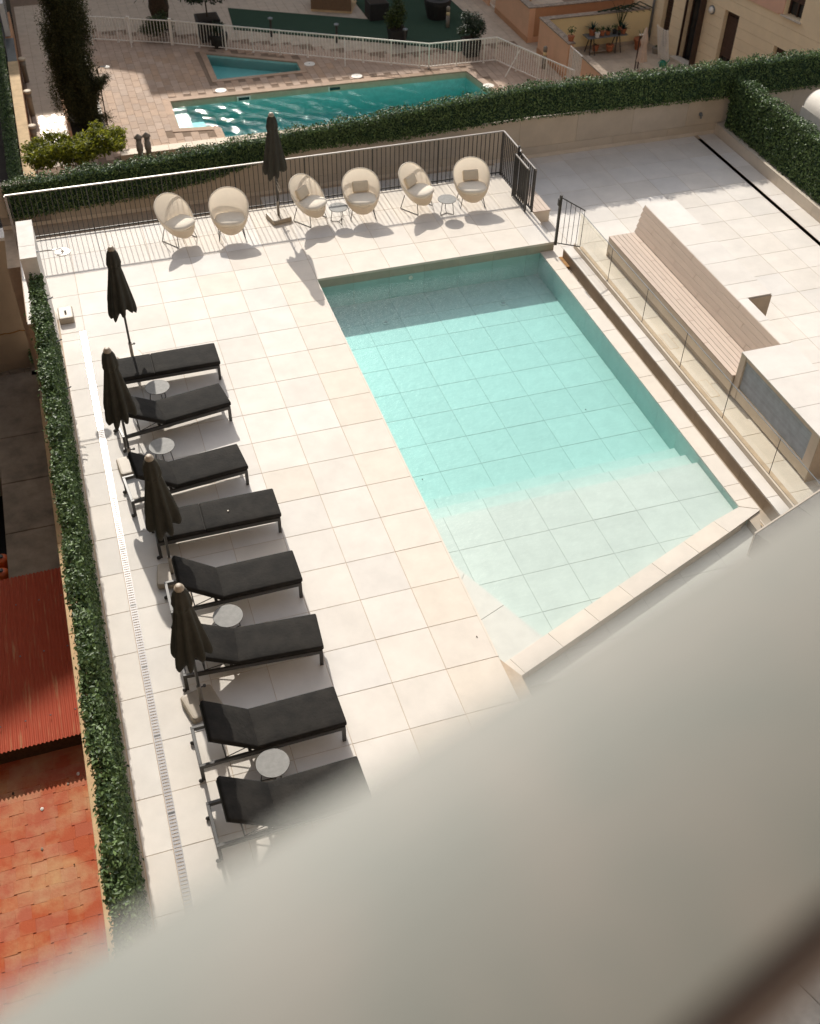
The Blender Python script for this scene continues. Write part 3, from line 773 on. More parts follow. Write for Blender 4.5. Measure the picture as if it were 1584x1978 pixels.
# ================================================================== FURNITURE
seatm = soft_box(1.19, .63, .075, .024, 'black_fabric', 3, 'seat_cushion', .012)
backm = soft_box(.74, .63, .07, .024, 'black_fabric', 3, 'back_cushion', .010)
def lounger(angle, variant=0):
    t = thing('sun_lounger', None, 'sun lounger')
    put('seat_cushion', seatm, t, (.392, 0, .368))
    railm = MB().cbox(-.965, .965, -.02, .02, .265, .325, .003).mesh('side_rail', 'frame_metal')
    for s in (-1, 1): put('side_rail', railm, t, (0, s * .30, 0))
    barm = MB().cbox(-.022, .022, -.278, .278, .27, .325, .003).mesh('crossbar', 'frame_metal')
    for x in (-.943, -.30, .943): put('crossbar', barm, t, (x, 0, 0))
    legm = MB().box(-.024, .024, -.02, .02, 0, .266).mesh('leg', 'frame_metal')
    for s in (-1, 1):
        put('leg', legm, t, (.942, s * .30, 0))
        lg = put('leg', legm, t, (-.942, s * .30, 0))
        MB().lathe([(.028, 0), (.032, .006), (.032, .022), (.028, .028)], 14).build('wheel', 'dark_steel', lg, True, (-.035, -.014, .03), (R(90), 0, 0))
    mb = MB()
    for k in range(9): mb.box(-.16 + k * .13, -.10 + k * .13, -.28, .28, .31, .322)
    mb.build('slat', 'frame_metal', t)['kind'] = 'stuff'
    a = math.radians(angle)
    piv = Vector((-.212, 0, .335))
    d = Vector((-math.cos(a), 0, math.sin(a))); nrm = Vector((math.sin(a), 0, math.cos(a)))
    c = piv + d * .366 + nrm * .034
    bc = put('back_cushion', backm, t, c, (0, a, 0))
    MB().box(-.36, .36, -.29, -.265, -.055, -.036).box(-.36, .36, .265, .29, -.055, -.036).box(-.36, -.335, -.264, .264, -.055, -.036).build('back_frame', 'frame_metal', t, loc=c, rot=(0, a, 0))
    if angle > 5:
        for s in (-1, 1):
            p0 = piv + d * .52 + nrm * -.02
            foot = Vector((p0.x + .02, 0, .30))
            MB().tube([(p0.x, s * .27, p0.z), (foot.x, s * .27, .30)], .009, 6).build('strut', 'dark_steel', t)
            MB().tube([(foot.x, s * .27, .31), (piv.x + d.x * .15, s * .27, piv.z + d.z * .15 - .02)], .007, 6).build('strut', 'dark_steel', t)
        MB().tube([(foot.x, -.27, .30), (foot.x, .27, .30)], .008, 6).build('strut', 'dark_steel', t)
    MB().box(-.232, -.190, -.29, .29, .328, .388).build('hinge_strip', 'black_fabric', t)
    for s in (-1, 1):
        MB().tube([(-.213, s * .02 - .29 * (s < 0) + .29 * (s > 0), .402), (-.213, s * .02 * 0 + 0, .404)], .004, 5).build('seam', 'piping_fabric', t)
    return t
LG = 'black sun loungers in a row beside the left hedge'
# foot-end centre (X), centre Y at foot, yaw
spec = [(-1.745, 7.87, 0.0, 0, 'flat black sun lounger farthest along the row, under the first parasol'),
        (-1.84, 6.63, 9.0, 32, 'black sun lounger second from the far end, turned askew with its head behind a parasol'),
        (-1.88, 4.90, 6.0, 36, 'black sun lounger third from the far end, raised back half hidden by a parasol'),
        (-1.585, 3.65, 0.0, 0, 'flat black sun lounger with a white speck on its seat, fourth from the far end'),
        (-1.60, 2.22, 0.5, 38, 'black sun lounger with raised back just behind the third small table'),
        (-1.60, .90, -4.0, 27, 'black sun lounger in front of the third small table, head end behind the nearest parasol'),
        (-1.66, -.41, 1.0, 38, 'black sun lounger with dusty pale marks, second from the near end'),
        (-1.66, -1.55, 1.5, 38, 'black sun lounger nearest the viewer, partly hidden by the grey ledge')]
for (fx, fy, yaw, ang_, lb) in spec:
    t = lounger(ang_)
    a = R(yaw)
    t.location = (fx - .975 * math.cos(a), fy - .975 * math.sin(a), 0); t.rotation_euler = (0, 0, a)
    tag(t, lb, 'sun lounger', LG)
MB().lathe([(.004, 0), (.016, .004), (.012, .012)], 8).build('paper_scrap', 'white_cloth', None, False, (-2.36, 3.62, .425))
tag(bpy.data.objects['paper_scrap'], 'tiny white scrap lying on the flat lounger', 'scrap')

# side tables
def side_table(h=.36, r=.215):
    t = thing('side_table', None, 'side table')
    MB().lathe([(r - .006, h - .016), (r, h - .012), (r, h - .003), (r - .003, h)], 40).build('top', 'table_stone', t)
    MB().lathe([(.07, h - .03), (.09, h - .017)], 20).build('mount', 'dark_steel', t)
    for k in range(3):
        a = 2 * math.pi * k / 3 + .5
        ca, sa = math.cos(a), math.sin(a)
        MB().tube([(.13 * ca, .13 * sa, h - .016), (.175 * ca, .175 * sa, .008)], .008, 8).build('leg', 'dark_steel', t)
        MB().tube([(.172 * ca, .172 * sa, .012), (0, 0, .012)], .007, 8).build('foot_bar', 'dark_steel', t)
    return t
st0 = side_table()
tspec = [(-2.94, 7.19, .3, 'round pale side table between the first and second loungers'),
         (-3.11, 5.56, 1.1, 'round side table half in parasol shadow, between the second and third loungers'),
         (-2.77, 1.57, 2.0, 'round pale side table between the fifth and sixth loungers'),
         (-2.70, -1.00, 2.6, 'round pale side table closest to the viewer, between the last two loungers'),
         (1.86, 12.57, .2, 'round side table striped by the railing shadow, between the third and fourth armchairs'),
         (4.32, 12.25, .9, 'round pale side table between the two rightmost armchairs')]
for i, (x, y, rz, lb) in enumerate(tspec):
    t = st0 if i == 0 else copy_tree(st0)
    t.location = (x, y, 0); t.rotation_euler = (0, 0, rz)
    tag(t, lb, 'side table', 'small round side tables')

# parasols, closed
def canopy_mesh(seed):
    rr = random.Random(seed)
    SEG, NZ = 96, 30
    v = []; f = []
    ph = rr.uniform(0, 6.28); lean = rr.uniform(0, 6.28); nf = 8
    amp = [rr.uniform(.7, 1.3) for _ in range(nf)]
    zz = [0, .05, .12, .20, .27, .34, .5, .7, .85, .95, 1.0]
    rr_ = [.05, .095, .112, .126, .104, .124, .155, .195, .222, .228, .205]
    for i in range(NZ + 1):
        t = i / NZ
        r0 = float(np.interp(t, zz, rr_))
        for k in range(SEG):
            th = 2 * math.pi * k / SEG
            fold = math.cos(nf * th + ph + .7 * t)
            fk = amp[int(((th + ph / nf) % (2 * math.pi)) / (2 * math.pi) * nf) % nf]
            sharp = math.copysign(abs(fold) ** .7, fold)
            r_ = r0 * (1 + (.03 + .17 * t) * sharp * fk + .05 * t * math.sin(3 * th + ph))
            hem = 1.12 + .075 * (.5 - .5 * sharp) * fk + .085 * math.cos(2 * th - lean)
            zt_ = 2.40
            z = zt_ + (hem - zt_) * t
            x = r_ * math.cos(th) + .03 * t * math.cos(lean); y = r_ * math.sin(th) + .03 * t * math.sin(lean)
            v.append((x, y, z))
    for i in range(NZ):
        for k in range(SEG):
            f.append((i * SEG + k, (i + 1) * SEG + k, (i + 1) * SEG + (k + 1) % SEG, i * SEG + (k + 1) % SEG))
    # inner hem lining folded up toward the pole
    b = len(v)
    for k in range(SEG):
        p = v[NZ * SEG + k]; v.append((p[0] * .62, p[1] * .62, p[2] + .10))
    for k in range(SEG): f.append((NZ * SEG + k, b + k, b + (k + 1) % SEG, NZ * SEG + (k + 1) % SEG))
    mb = MB(); mb.v = v; mb.f = f
    return mb.mesh('canopy', 'canopy_fabric', True)
def base_mesh():
    mb = MB(); rings = [(.225, 0.0, .05), (.23, .008, .05), (.23, .085, .05), (.215, .103, .045), (.19, .106, .04)]
    for h_, z_, r_ in rings:
        for q in range(4):
            cx_, cy2 = ((1, 1), (-1, 1), (-1, -1), (1, -1))[q]
            for k in range(5):
                a_ = math.pi / 2 * (q + k / 4)
                mb.v.append((cx_ * (h_ - r_) + r_ * math.cos(a_), cy2 * (h_ - r_) + r_ * math.sin(a_), z_))
    for i in range(len(rings) - 1):
        for k in range(20): mb.f.append((i * 20 + k, i * 20 + (k + 1) % 20, (i + 1) * 20 + (k + 1) % 20, (i + 1) * 20 + k))
    mb.f.append(tuple((len(rings) - 1) * 20 + k for k in range(20)))
    return mb.mesh('base', 'beige_metal')
basem = base_mesh()
def parasol(seed, two=False):
    t = thing('parasol', None, 'parasol')
    put('base', basem, t)
    MB().lathe([(.030, .10), (.030, .42), (.033, .425), (.033, .45)], 16).build('base_sleeve', 'pale_steel', t, True)
    MB().lathe([(.021, .44), (.021, 2.40)], 14).build('pole', 'frame_metal', t, True)
    MB().tube([(.02, 0, .40), (.075, 0, .40)], .010, 8).lathe([(.0, .385), (.022, .39), (.022, .41), (.0, .415)], 10, (.08, 0)).build('knob', 'dark_steel', t)
    put('canopy', canopy_mesh(seed), t)
    MB().lathe([(.060, 2.385), (.066, 2.40), (.060, 2.42), (.045, 2.425), (.043, 2.45), (.030, 2.457)], 20).build('cap', 'beige_metal', t, True)
    a = random.Random(seed).uniform(0, 6)
    MB().lathe([(.112, 2.060), (.116, 2.066), (.116, 2.088), (.112, 2.094)], 28).build('strap', 'canopy_fabric', t, True)
    return t
pspec = [(-3.235, 8.55, 3, 20, 'closed black parasol farthest along the lounger row, shading the flat lounger'),
         (-3.645, 5.56, 5, 5, 'closed black parasol at the head of the second lounger, nearest the hedge'),
         (-3.39, 2.88, 8, -10, 'closed black parasol in the middle of the row, between two raised loungers'),
         (-3.385, .40, 12, 15, 'closed black parasol closest to the viewer'),
         (.60, 13.06, 21, 12, 'closed black parasol standing among the cream armchairs by the railing')]
for (x, y, s, rz, lb) in pspec:
    t = parasol(s); t.location = (x, y, 0); t.rotation_euler = (0, 0, R(rz)); tag(t, lb, 'parasol', 'closed black parasols on the deck')
cord = MB().tube([(0, -.022, .92), (.05, -.05, .80), (.07, -.05, .70), (.04, -.05, .66), (.02, -.05, .72), (0, -.022, .84)], .006, 6).build('cord', 'white_cloth', t, True)
sb = thing('stand_weight', 'beige parasol base without a parasol, against the left hedge', 'parasol base', (-4.30, 10.42, 0))
put('slab', basem, sb); sb.scale = (.62, 1, 1.3)
MB().lathe([(.03, .10), (.03, .15)], 14).build('socket', 'zinc', sb)

# armchairs
def chair_shell():
    M = Vector((0, .015, .645)); B = Vector((0, -.05, .315))
    front = Vector((0, -.35, .355)); back = Vector((0, .38, .95))
    ax = (back - front) / 2; Mid = (back + front) / 2
    W = .445
    SEG, NR = 56, 16
    def rim(th):
        c, s = math.cos(th), math.sin(th)
        w = W * (1 - .17 * c - .05 * (1 - c * c))   # wider toward the back
        return Mid - ax * c + Vector((w * s, 0, 0)) + Vector((0, .0, -.05 * s * s))
    def surf(th, t, sc=1.0):
        rv = rim(th) - Mid
        cc = max(math.cos(t * math.pi / 2), 0) ** .62; ss = math.sin(t * math.pi / 2)
        return Mid + rv * cc * sc + (B - Mid) * ss * sc
    mb = MB()
    for layer, sc in ((1, 1.0),):
        base = len(mb.v)
        for i in range(NR):
            t = i / NR
            for k in range(SEG): mb.v.append(tuple(surf(2 * math.pi * k / SEG, t, sc)))
        mb.v.append(tuple(surf(0, 1, sc)))
        for i in range(NR - 1):
            for k in range(SEG):
                q = (base + i * SEG + k, base + i * SEG + (k + 1) % SEG, base + (i + 1) * SEG + (k + 1) % SEG, base + (i + 1) * SEG + k)
                mb.f.append(q if layer else q[::-1])
        for k in range(SEG):
            q = (base + (NR - 1) * SEG + k, base + (NR - 1) * SEG + (k + 1) % SEG, base + NR * SEG)
            mb.f.append(q if layer else q[::-1])
    rimp = [rim(2 * math.pi * k / SEG) - (rim(2 * math.pi * k / SEG) - Mid) * .02 for k in range(SEG + 1)]
    return mb.mesh('shell', 'cream_shell', True), MB().tube(rimp, .0125, 8, False).mesh('rim', 'cream_cushion', True)
_m = MATS['cream_shell']; _n = _m.node_tree.nodes; _l = _m.node_tree.links
_t = _n.new("ShaderNodeBsdfTranslucent"); _t.inputs[0].default_value = (.93, .83, .69, 1)
_x = _n.new("ShaderNodeMixShader"); _x.inputs[0].default_value = .48
_l.new(_n["Principled BSDF"].outputs[0], _x.inputs[1]); _l.new(_t.outputs[0], _x.inputs[2]); _l.new(_x.outputs[0], _n["Material Output"].inputs[0])
shellm, rimm = chair_shell()
def seat_cushion():
    mb = MB(); SEG = 40
    prof = [(.0, .345), (.80, .345), (.93, .362), (1.0, .392), (.97, .424), (.86, .446), (.55, .462), (.25, .468)]
    for q, z in prof:
        for k in range(SEG):
            th = 2 * math.pi * k / SEG
            c, s = math.cos(th), math.sin(th)
            e = 2.6
            rx = (.325 + .02 * s) * math.copysign(abs(c) ** (2 / e), c); ry = .30 * math.copysign(abs(s) ** (2 / e), s)
            mb.v.append((rx * q, ry * q - .085, z - .03 * (ry * q) + .0))
    for i in range(len(prof) - 1):
        for k in range(SEG): mb.f.append((i * SEG + k, i * SEG + (k + 1) % SEG, (i + 1) * SEG + (k + 1) % SEG, (i + 1) * SEG + k))
    mb.f.append(tuple((len(prof) - 1) * SEG + k for k in range(SEG)))
    return mb.mesh('seat_cushion', 'cream_cushion', True)
seatcm = seat_cushion()
pillm = soft_box(.37, .10, .24, .04, 'cream_pillow', 4, 'pillow', 0)
def armchair(pillow):
    t = thing('armchair', None, 'armchair')
    put('shell', shellm, t); put('rim', rimm, t); put('seat_cushion', seatcm, t, (0, 0, .035))
    if pillow: put('pillow', pillm, t, (.0, .185, .60), (R(-26), 0, R(3)))
    for s in (-1, 1):
        for (yt, yb, xt, xb) in ((-.17, -.25, .22, .285), (.18, .25, .22, .275)):
            MB().tube([(s * xt, yt, .33), (s * xb, yb, .009)], .009, 8).build('leg', 'dark_steel', t)
        MB().tube([(s * .285, -.25, .010), (s * .275, .25, .010)], .008, 8).build('runner', 'dark_steel', t)
    MB().tube([(-.22, -.17, .325), (.22, -.17, .325)], .008, 6).build('stretcher', 'dark_steel', t)
    return t
cspec = [(-1.68, 12.74, 38, False, 'cream tub armchair without a pillow at the left end, turned to the right'),
         (-.55, 12.62, -7, False, 'cream tub armchair without a pillow facing the pool, left of the upright parasol'),
         (1.27, 12.80, 38, True, 'cream tub armchair with a pillow just right of the upright parasol'),
         (2.45, 12.68, -8, True, 'cream tub armchair with a pillow right of the striped side table'),
         (3.75, 12.66, 36, True, 'cream tub armchair with a pillow, second from the right end'),
         (5.02, 12.50, -9, True, 'cream tub armchair with a pillow at the right end by the gate')]
for (x, y, yaw, pw_, lb) in cspec:
    t = armchair(pw_); t.location = (x, y + .05, 0); t.rotation_euler = (0, 0, R(yaw)); tag(t, lb, 'armchair', 'cream tub armchairs by the railing')

# small litter in the pool and on the deck
for (x, y, z, lb) in ((4.86, 5.62, -.757, 'dark speck on the pool floor near its right wall'), (1.22, 4.65, -.757, 'dark leaf scrap on the pool floor near its left edge'),
                      (.62, .42, .003, 'dry leaf scrap on the deck near the pool corner')):
    o = MB().lathe([(.002, 0), (.022, .003), (.016, .012), (.004, .016)], 7).build('leaf_scrap', 'bark', None, False, (x, y, z)); o.scale = (.45, .8, .6)
    tag(o, lb, 'leaf', 'scraps in and around the pool')

# ================================================================== NEIGHBOUR COURT (ground 6 m lower)
NZ = -6.0
nct = thing('courtyard_paving', None, None); nct['kind'] = 'structure'
main_pool = [(.62, 34.14), (13.06, 33.80), (13.6, 30.3), (2.12, 30.3), (2.12, 31.2), (1.98, 31.42), (.59, 31.62)]
kid_pool = [(2.86, 38.60), (6.40, 36.66), (6.36, 35.72), (2.82, 35.76)]
def inpoly(p, x, y):
    r = False; n = len(p); j = n - 1
    for i in range(n):
        if (p[i][1] > y) != (p[j][1] > y) and x < (p[j][0] - p[i][0]) * (y - p[i][1]) / (p[j][1] - p[i][1]) + p[i][0]: r = not r
        j = i
    return r
def offs(p, x, y, d):
    return any(inpoly(p, x + a * d, y + b * d) for a in (-1, 0, 1) for b in (-1, 0, 1))
# base slab pieces around the two pools
def slab_with_holes(name, m, z0, z1, parent):
    bm = bmesh.new()
    outer = [(-4.83, 28.0), (24, 28.0), (24, 52), (-4.83, 52)]
    loops = [outer, main_pool, kid_pool]
    edges = []
    for lp in loops:
        vs_ = [bm.verts.new((x, y, z1)) for x, y in lp]
        for i in range(len(vs_)): edges.append(bm.edges.new((vs_[i], vs_[(i + 1) % len(vs_)])))
    bmesh.ops.triangle_fill(bm, use_beauty=True, use_dissolve=False, edges=edges)
    for f in bm.faces:
        if f.normal.z < 0: f.normal_flip()
    me = bpy.data.meshes.new(name); bm.to_mesh(me); bm.free(); me.materials.append(MATS[m])
    return put(name, me, parent)
slab_with_holes('paving_bed', 'paving_grout', 0, NZ - .012, nct)
# brick-format pavers: nearest 300 as pieces, the others joined
pv = []
for i in range(-13, 68):
    x0 = .62 + i * .3
    for j in range(0, 24):
        y0 = 29.6 + j * .62 + (.31 if i % 2 else 0) + .05 * ((i * 7) % 3)
        cx, cy_ = x0 + .15, y0 + .31
        if cx > 16.6 or cx < -3.3: continue
        # stays on the near side of the white fence / path
        lim = 41.4 - .41 * (cx + 1.5) if cx < 1.64 else 40.2 - .55 * (cx - 1.64)
        lim = max(lim, 35.2 if cx > 11 else 0) + .9
        if cy_ > lim or offs(main_pool, cx, cy_, .42) or offs(kid_pool, cx, cy_, .34): continue
        pv.append((cx, cy_))
pv.sort(key=lambda p: (p[0] - 0) ** 2 * .6 + (p[1] - 32) ** 2)
pvm = {m_: MB().cbox(-.145, .145, -.305, .305, -.02, 0, .004).mesh('paver', m_) for m_ in ('paving_brown',)}
for p in pv[:298]: put('paver', pvm['paving_brown'], nct, (p[0], p[1], NZ + random.uniform(-.002, .002)))
mb = MB()
for p in pv[298:]: mb.cbox(p[0] - .145, p[0] + .145, p[1] - .305, p[1] + .305, NZ - .02, NZ + random.uniform(-.002, .002), .004)
mb.build('paver', 'paving_brown', nct)['kind'] = 'stuff'
# pale square paving elsewhere
mb = MB()
for i in range(0, 60):
    for j in range(0, 40):
        cx, cy_ = -4.5 + i * .42, 29.9 + j * .42
        lim = 41.4 - .41 * (cx + 1.5) if cx < 1.64 else 40.2 - .55 * (cx - 1.64)
        lim = max(lim, 35.2 if cx > 11 else 0) + .95
        if cx > -3.3 and cx < 16.5 and cy_ < lim + .25: continue
        if -3.45 < cx < -2.1 and 32 < cy_ < 39.2: continue
        if cx > 16.5 and cy_ < 30.0: continue
        mb.cbox(cx - .206, cx + .206, cy_ - .206, cy_ + .206, NZ - .02, NZ + random.uniform(-.001, .001), .003)
mb.build('pale_paver', 'paving_beige', nct)['kind'] = 'stuff'
# pool copings
def ring(poly, w, z0, z1, m, name, parent, segs):
    n = len(poly)
    cx = sum(p[0] for p in poly) / n; cy_ = sum(p[1] for p in poly) / n
    out = []
    for i in range(n):
        p0, p1, p2 = Vector(poly[i - 1]), Vector(poly[i]), Vector(poly[(i + 1) % n])
        d1 = (p1 - p0).normalized(); d2 = (p2 - p1).normalized()
        n1 = Vector((-d1.y, d1.x)); n2 = Vector((-d2.y, d2.x))
        b = (n1 + n2); b = b / max(b.length, .3)
        out.append(p1 + b * w / max(b.dot(n1), .45))
    for i in range(n):
        a, b = Vector(poly[i]), Vector(poly[(i + 1) % n]); A, B = out[i], out[(i + 1) % n]
        k = max(1, int((b - a).length / segs))
        for q in range(k):
            t0_, t1_ = q / k, (q + 1) / k
            e = .004 / max((b - a).length, .1)
            P = [a.lerp(b, t0_ + e), a.lerp(b, t1_ - e), B * 0 + A.lerp(B, t1_ - e), A.lerp(B, t0_ + e)]
            MB().prism([(v.x, v.y) for v in P], z0, z1).build(name, m, parent)
mp = list(main_pool)   # clockwise list; offset to the left is outward
ring(mp, .30, NZ - .05, NZ + .012, 'paving_brown', 'coping_stone', nct, 1.2)
ring(kid_pool, .24, NZ - .05, NZ + .012, 'paving_brown', 'coping_stone', nct, 1.2)
def shell(poly, depth, m, name):
    b = MB(); n = len(poly)
    v = [(x, y, NZ - .05) for x, y in poly] + [(x, y, NZ - depth) for x, y in poly]
    b.add(v, [(i, (i + 1) % n, n + (i + 1) % n, n + i) for i in range(n)] + [tuple(range(n, 2 * n))[::-1]])
    return b.build(name, m, nct)
shell(main_pool, 1.15, 'pool_mosaic', 'pool_lining'); shell(kid_pool, .5, 'pool_mosaic', 'kiddie_lining')
b = MB(); mpv = main_pool
for (p, q) in ((mpv[0], mpv[1]), (mpv[1], mpv[2]), (mpv[-1], mpv[0])):
    p, q = Vector(p), Vector(q); d = (q - p).normalized(); nn_ = Vector((d.y, -d.x)) * .012
    b.prism([(p.x, p.y), (q.x, q.y), (q.x + nn_.x, q.y + nn_.y), (p.x + nn_.x, p.y + nn_.y)], NZ - .27, NZ - .045)
b.build('waterline_band', 'neighbour_coping', nct)
for i in range(3):
    x1 = 1.2 + .55 * i
    MB().box(.6, x1, 31.5 - .02 * i, 34.10, NZ - 1.2, NZ - .34 - .24 * i).build('pool_step', 'pool_mosaic', nct)
for x, y in ((6.2, 31.6), (9.6, 32.6)):
    MB().lathe([(.22, NZ - 1.148), (.22, NZ - 1.12), (.16, NZ - 1.118)], 20, (x, y)).build('floor_drain', 'neighbour_coping', nct)
for x in (3.55, 7.35):
    MB().box(x - .28, x + .28, 33.98 - .03 * (x > 5), 34.035 - .03 * (x > 5), NZ - .26, NZ - .06).build('skimmer_frame', 'white_paint', nct)
    MB().box(x - .22, x + .22, 33.965 - .03 * (x > 5), 33.979 - .03 * (x > 5), NZ - .22, NZ - .10).build('skimmer_mouth', 'glass_dark', nct)
wx = np.arange(.5, 13.71, .055); wy_ = np.arange(30.15, 34.23, .055)
GX, GY = np.meshgrid(wx, wy_); hz = np.zeros_like(GX)
for k in range(26):                       # small wind ripples as real relief
    lam = rng.uniform(.22, .95); a_ = rng.uniform(0, 6.283); kx, ky = math.cos(a_) * 6.283 / lam, math.sin(a_) * 6.283 / lam
    hz += .0034 * lam * np.sin(kx * GX + ky * GY + rng.uniform(0, 6.28))
nyw, nxw = GX.shape
wv = [(float(x), float(y), float(NZ - .17 + h)) for x, y, h in zip(GX.ravel(), GY.ravel(), hz.ravel())]
wf = [(r_ * nxw + c_, r_ * nxw + c_ + 1, (r_ + 1) * nxw + c_ + 1, (r_ + 1) * nxw + c_) for r_ in range(nyw - 1) for c_ in range(nxw - 1)]
per = [c_ for c_ in range(nxw)] + [r_ * nxw + nxw - 1 for r_ in range(1, nyw)] + [(nyw - 1) * nxw + c_ for c_ in range(nxw - 2, -1, -1)] + [r_ * nxw for r_ in range(nyw - 2, 0, -1)]
b0 = len(wv); wv += [(wv[i][0], wv[i][1], NZ - 1.2) for i in per]; m_ = len(per)
wf += [(per[(i + 1) % m_], per[i], b0 + i, b0 + (i + 1) % m_) for i in range(m_)] + [tuple(b0 + i for i in range(m_ - 1, -1, -1))]
wmb = MB(); wmb.v = wv; wmb.f = wf
wo = wmb.build('courtyard_pool_water', 'neighbour_water', None, True); wo['kind'] = 'structure'
MB().prism(kid_pool, NZ - .56, NZ - .14).build('kiddie_pool_water', 'neighbour_water')['kind'] = 'structure'
for k, (x, y, lb) in enumerate(((2.75, 34.62, 'round white skimmer lid at the sunlit edge of the far pool'), (6.87, 36.29, 'round white lid beside the right tip of the small pool'),
                                (8.46, 34.52, 'round white skimmer lid on the shaded brown paving above the far pool'), (13.43, 32.12, 'round white lid beyond the right end of the far pool'))):
    t = thing('skimmer_lid', lb, 'lid', (x, y, NZ), 0, 'white lids around the far pool')
    MB().lathe([(.23, .0), (.23, .022), (.21, .028)], 28).build('lid', 'white_paint', t)
    MB().lathe([(.03, .029), (.03, .032)], 10).build('finger_hole', 'zinc', t)
pr = thing('pool_kerb_wall', 'pale sunlit kerb along the near edge of the far pool', 'kerb', (0, 0, 0))
MB().box(-1.85, 14, 29.55, 29.95, NZ - .3, NZ + .16).build('kerb_body', 'neighbour_coping', pr)
for i in range(18): MB().cbox(-1.85 + .88 * i + .004, -1.85 + .88 * (i + 1) - .004, 29.52, 29.98, NZ + .16, NZ + .20).build('kerb_cap', 'neighbour_coping', pr)

# white pool fence
fpts = [(-1.75, 41.40), (-.05, 40.66), (1.64, 39.95), (11.62, 34.51), (14.62, 34.42), (15.75, 31.7), (16.35, 30.25)]
fence = thing('pool_fence', 'white painted bar fence around the far pool', 'fence', (0, 0, 0))
balw = MB().box(-.009, .009, -.009, .009, .10, .99).mesh('baluster', 'white_paint')
postw = MB().box(-.024, .024, -.024, .024, .0, 1.0).lathe([(.055, 0), (.055, .02)], 10).mesh('post', 'white_paint')
gatew = None
for i in range(len(fpts) - 1):
    a, b = Vector(fpts[i]), Vector(fpts[i + 1]); L = (b - a).length; d = (b - a) / L; an = math.atan2(d.y, d.x)
    if i == 1: continue
    for z0, z1, nm in ((1.0, 1.045, 'top_rail'), (.075, .10, 'bottom_rail')):
        MB().box(0, L - .004, -.022, .022, z0, z1).build(nm, 'white_paint', fence, loc=(a.x, a.y, NZ), rot=(0, 0, an))
    nb = int(L / .135)
    for k in range(nb + 1):
        p = a + d * (L * k / max(nb, 1))
        if k % 9 == 0 or k == nb: put('post', postw, fence, (p.x, p.y, NZ), (0, 0, an))
        else: put('baluster', balw, fence, (p.x, p.y, NZ), (0, 0, an))
for (x, y, dx, dy) in ((-.1, 40.66, .0, -.55), (-1.72, 41.35, .05, -.5), (8.42, 36.20, -.16, -.55), (15.15, 33.1, -.75, -.35)):
    MB().tube([(x, y, NZ + .95), (x + dx, y + dy, NZ + .01)], .02, 8).build('brace', 'white_paint', fence)
a, b = Vector(fpts[1]), Vector(fpts[2]); L = (b - a).length; d = (b - a) / L; an = math.atan2(d.y, d.x)
wg = thing('pool_gate', 'white bar gate in the fence behind the tall cypress', 'gate', (a.x, a.y, NZ), an)
for s in (0, L): MB().box(s - .06, s + .06, -.05, .05, 0, 1.12).build('gate_post', 'white_paint', wg)
MB().box(.08, L - .08, -.02, .02, 1.0, 1.04).build('top_rail', 'white_paint', wg)
MB().box(.08, L - .08, -.02, .02, .08, .11).build('bottom_rail', 'white_paint', wg)
for k in range(12): put('baluster', balw, wg, (.16 + (L - .32) * k / 11, 0, 0))
MB().box(L - .16, L - .07, -.05, -.02, .62, .68).build('lock', 'dark_steel', wg)

# outdoor shower post
os_ = thing('outdoor_shower', 'thin shower post beside the cypress on the sunlit paving', 'shower', (-2.0, 32.8, NZ))
MB().tube([(0, 0, 0), (0, 0, 2.1), (.12, 0, 2.16)], .028, 8).build('post', 'bark', os_)
MB().tube([(.1, 0, 2.15), (.34, 0, 2.15)], .02, 8).build('arm', 'zinc', os_)
MB().lathe([(.10, 2.10), (.11, 2.13), (.03, 2.16)], 16, (.36, 0)).build('head', 'white_paint', os_)

# vent pipes
for k, (x, y, lb) in enumerate(((-1.22, 28.32, 'left of two round vent pipes with conical cowls above the hedge'), (-.93, 28.38, 'right of two round vent pipes with conical cowls above the hedge'))):
    t = thing('vent_pipe', lb, 'vent pipe', (x, y, NZ - .4), 0, 'pair of vent pipes')
    MB().lathe([(.095, 0), (.095, 1.25), (.115, 1.26), (.115, 1.50), (.095, 1.51), (.095, 1.66)], 20).build('pipe', 'grey_pipe', t, True)
    MB().lathe([(.14, 1.72), (.15, 1.74), (.03, 1.86), (.01, 1.87)], 20).build('cowl', 'grey_pipe', t, True)
    for q in range(3):
        an = q * 2.09
        MB().box(-.008, .008, -.008, .008, 1.60, 1.74).build('stay', 'zinc', t, loc=(.10 * math.cos(an), .10 * math.sin(an), 0))
# left court: bollards, tarp, planter kerb
for k, (x, y, lb) in enumerate(((-4.66, 34.32, 'middle of three round pale posts by the left court wall'), (-4.67, 37.61, 'farthest round pale post in the shade of the left court wall'), (-4.70, 31.19, 'nearest round pale post by the left court wall, above the bush'))):
    t = thing('low_post', lb, 'post', (x, y, NZ), 0, 'round posts along the left court wall')
    MB().lathe([(.10, 0), (.10, .62), (.12, .64), (.12, .86)], 18).build('shaft', 'grey_pipe', t, True)
    MB().lathe([(.15, .88), (.155, .90), (.155, .95), (.12, .97)], 20).build('cap', 'neighbour_coping', t, True)
    MB().lathe([(.10, .86), (.10, .885)], 12).build('neck', 'dark_steel', t)
ps = MB(); NXs, NYs = 16, 26
for j in range(NYs + 1):
    for i in range(NXs + 1):
        ps.v.append((-4.5 + 1.0 * i / NXs, 30.6 + 3.5 * j / NYs, NZ + .03 + .11 * abs(math.sin(j * .9 + .35 * math.sin(i * .8))) * (.4 + .6 * random.random()) * (1 if 0 < j < NYs else .1)))
for j in range(NYs):
    for i in range(NXs):
        q = j * (NXs + 1) + i; ps.f.append((q, q + 1, q + NXs + 2, q + NXs + 1))
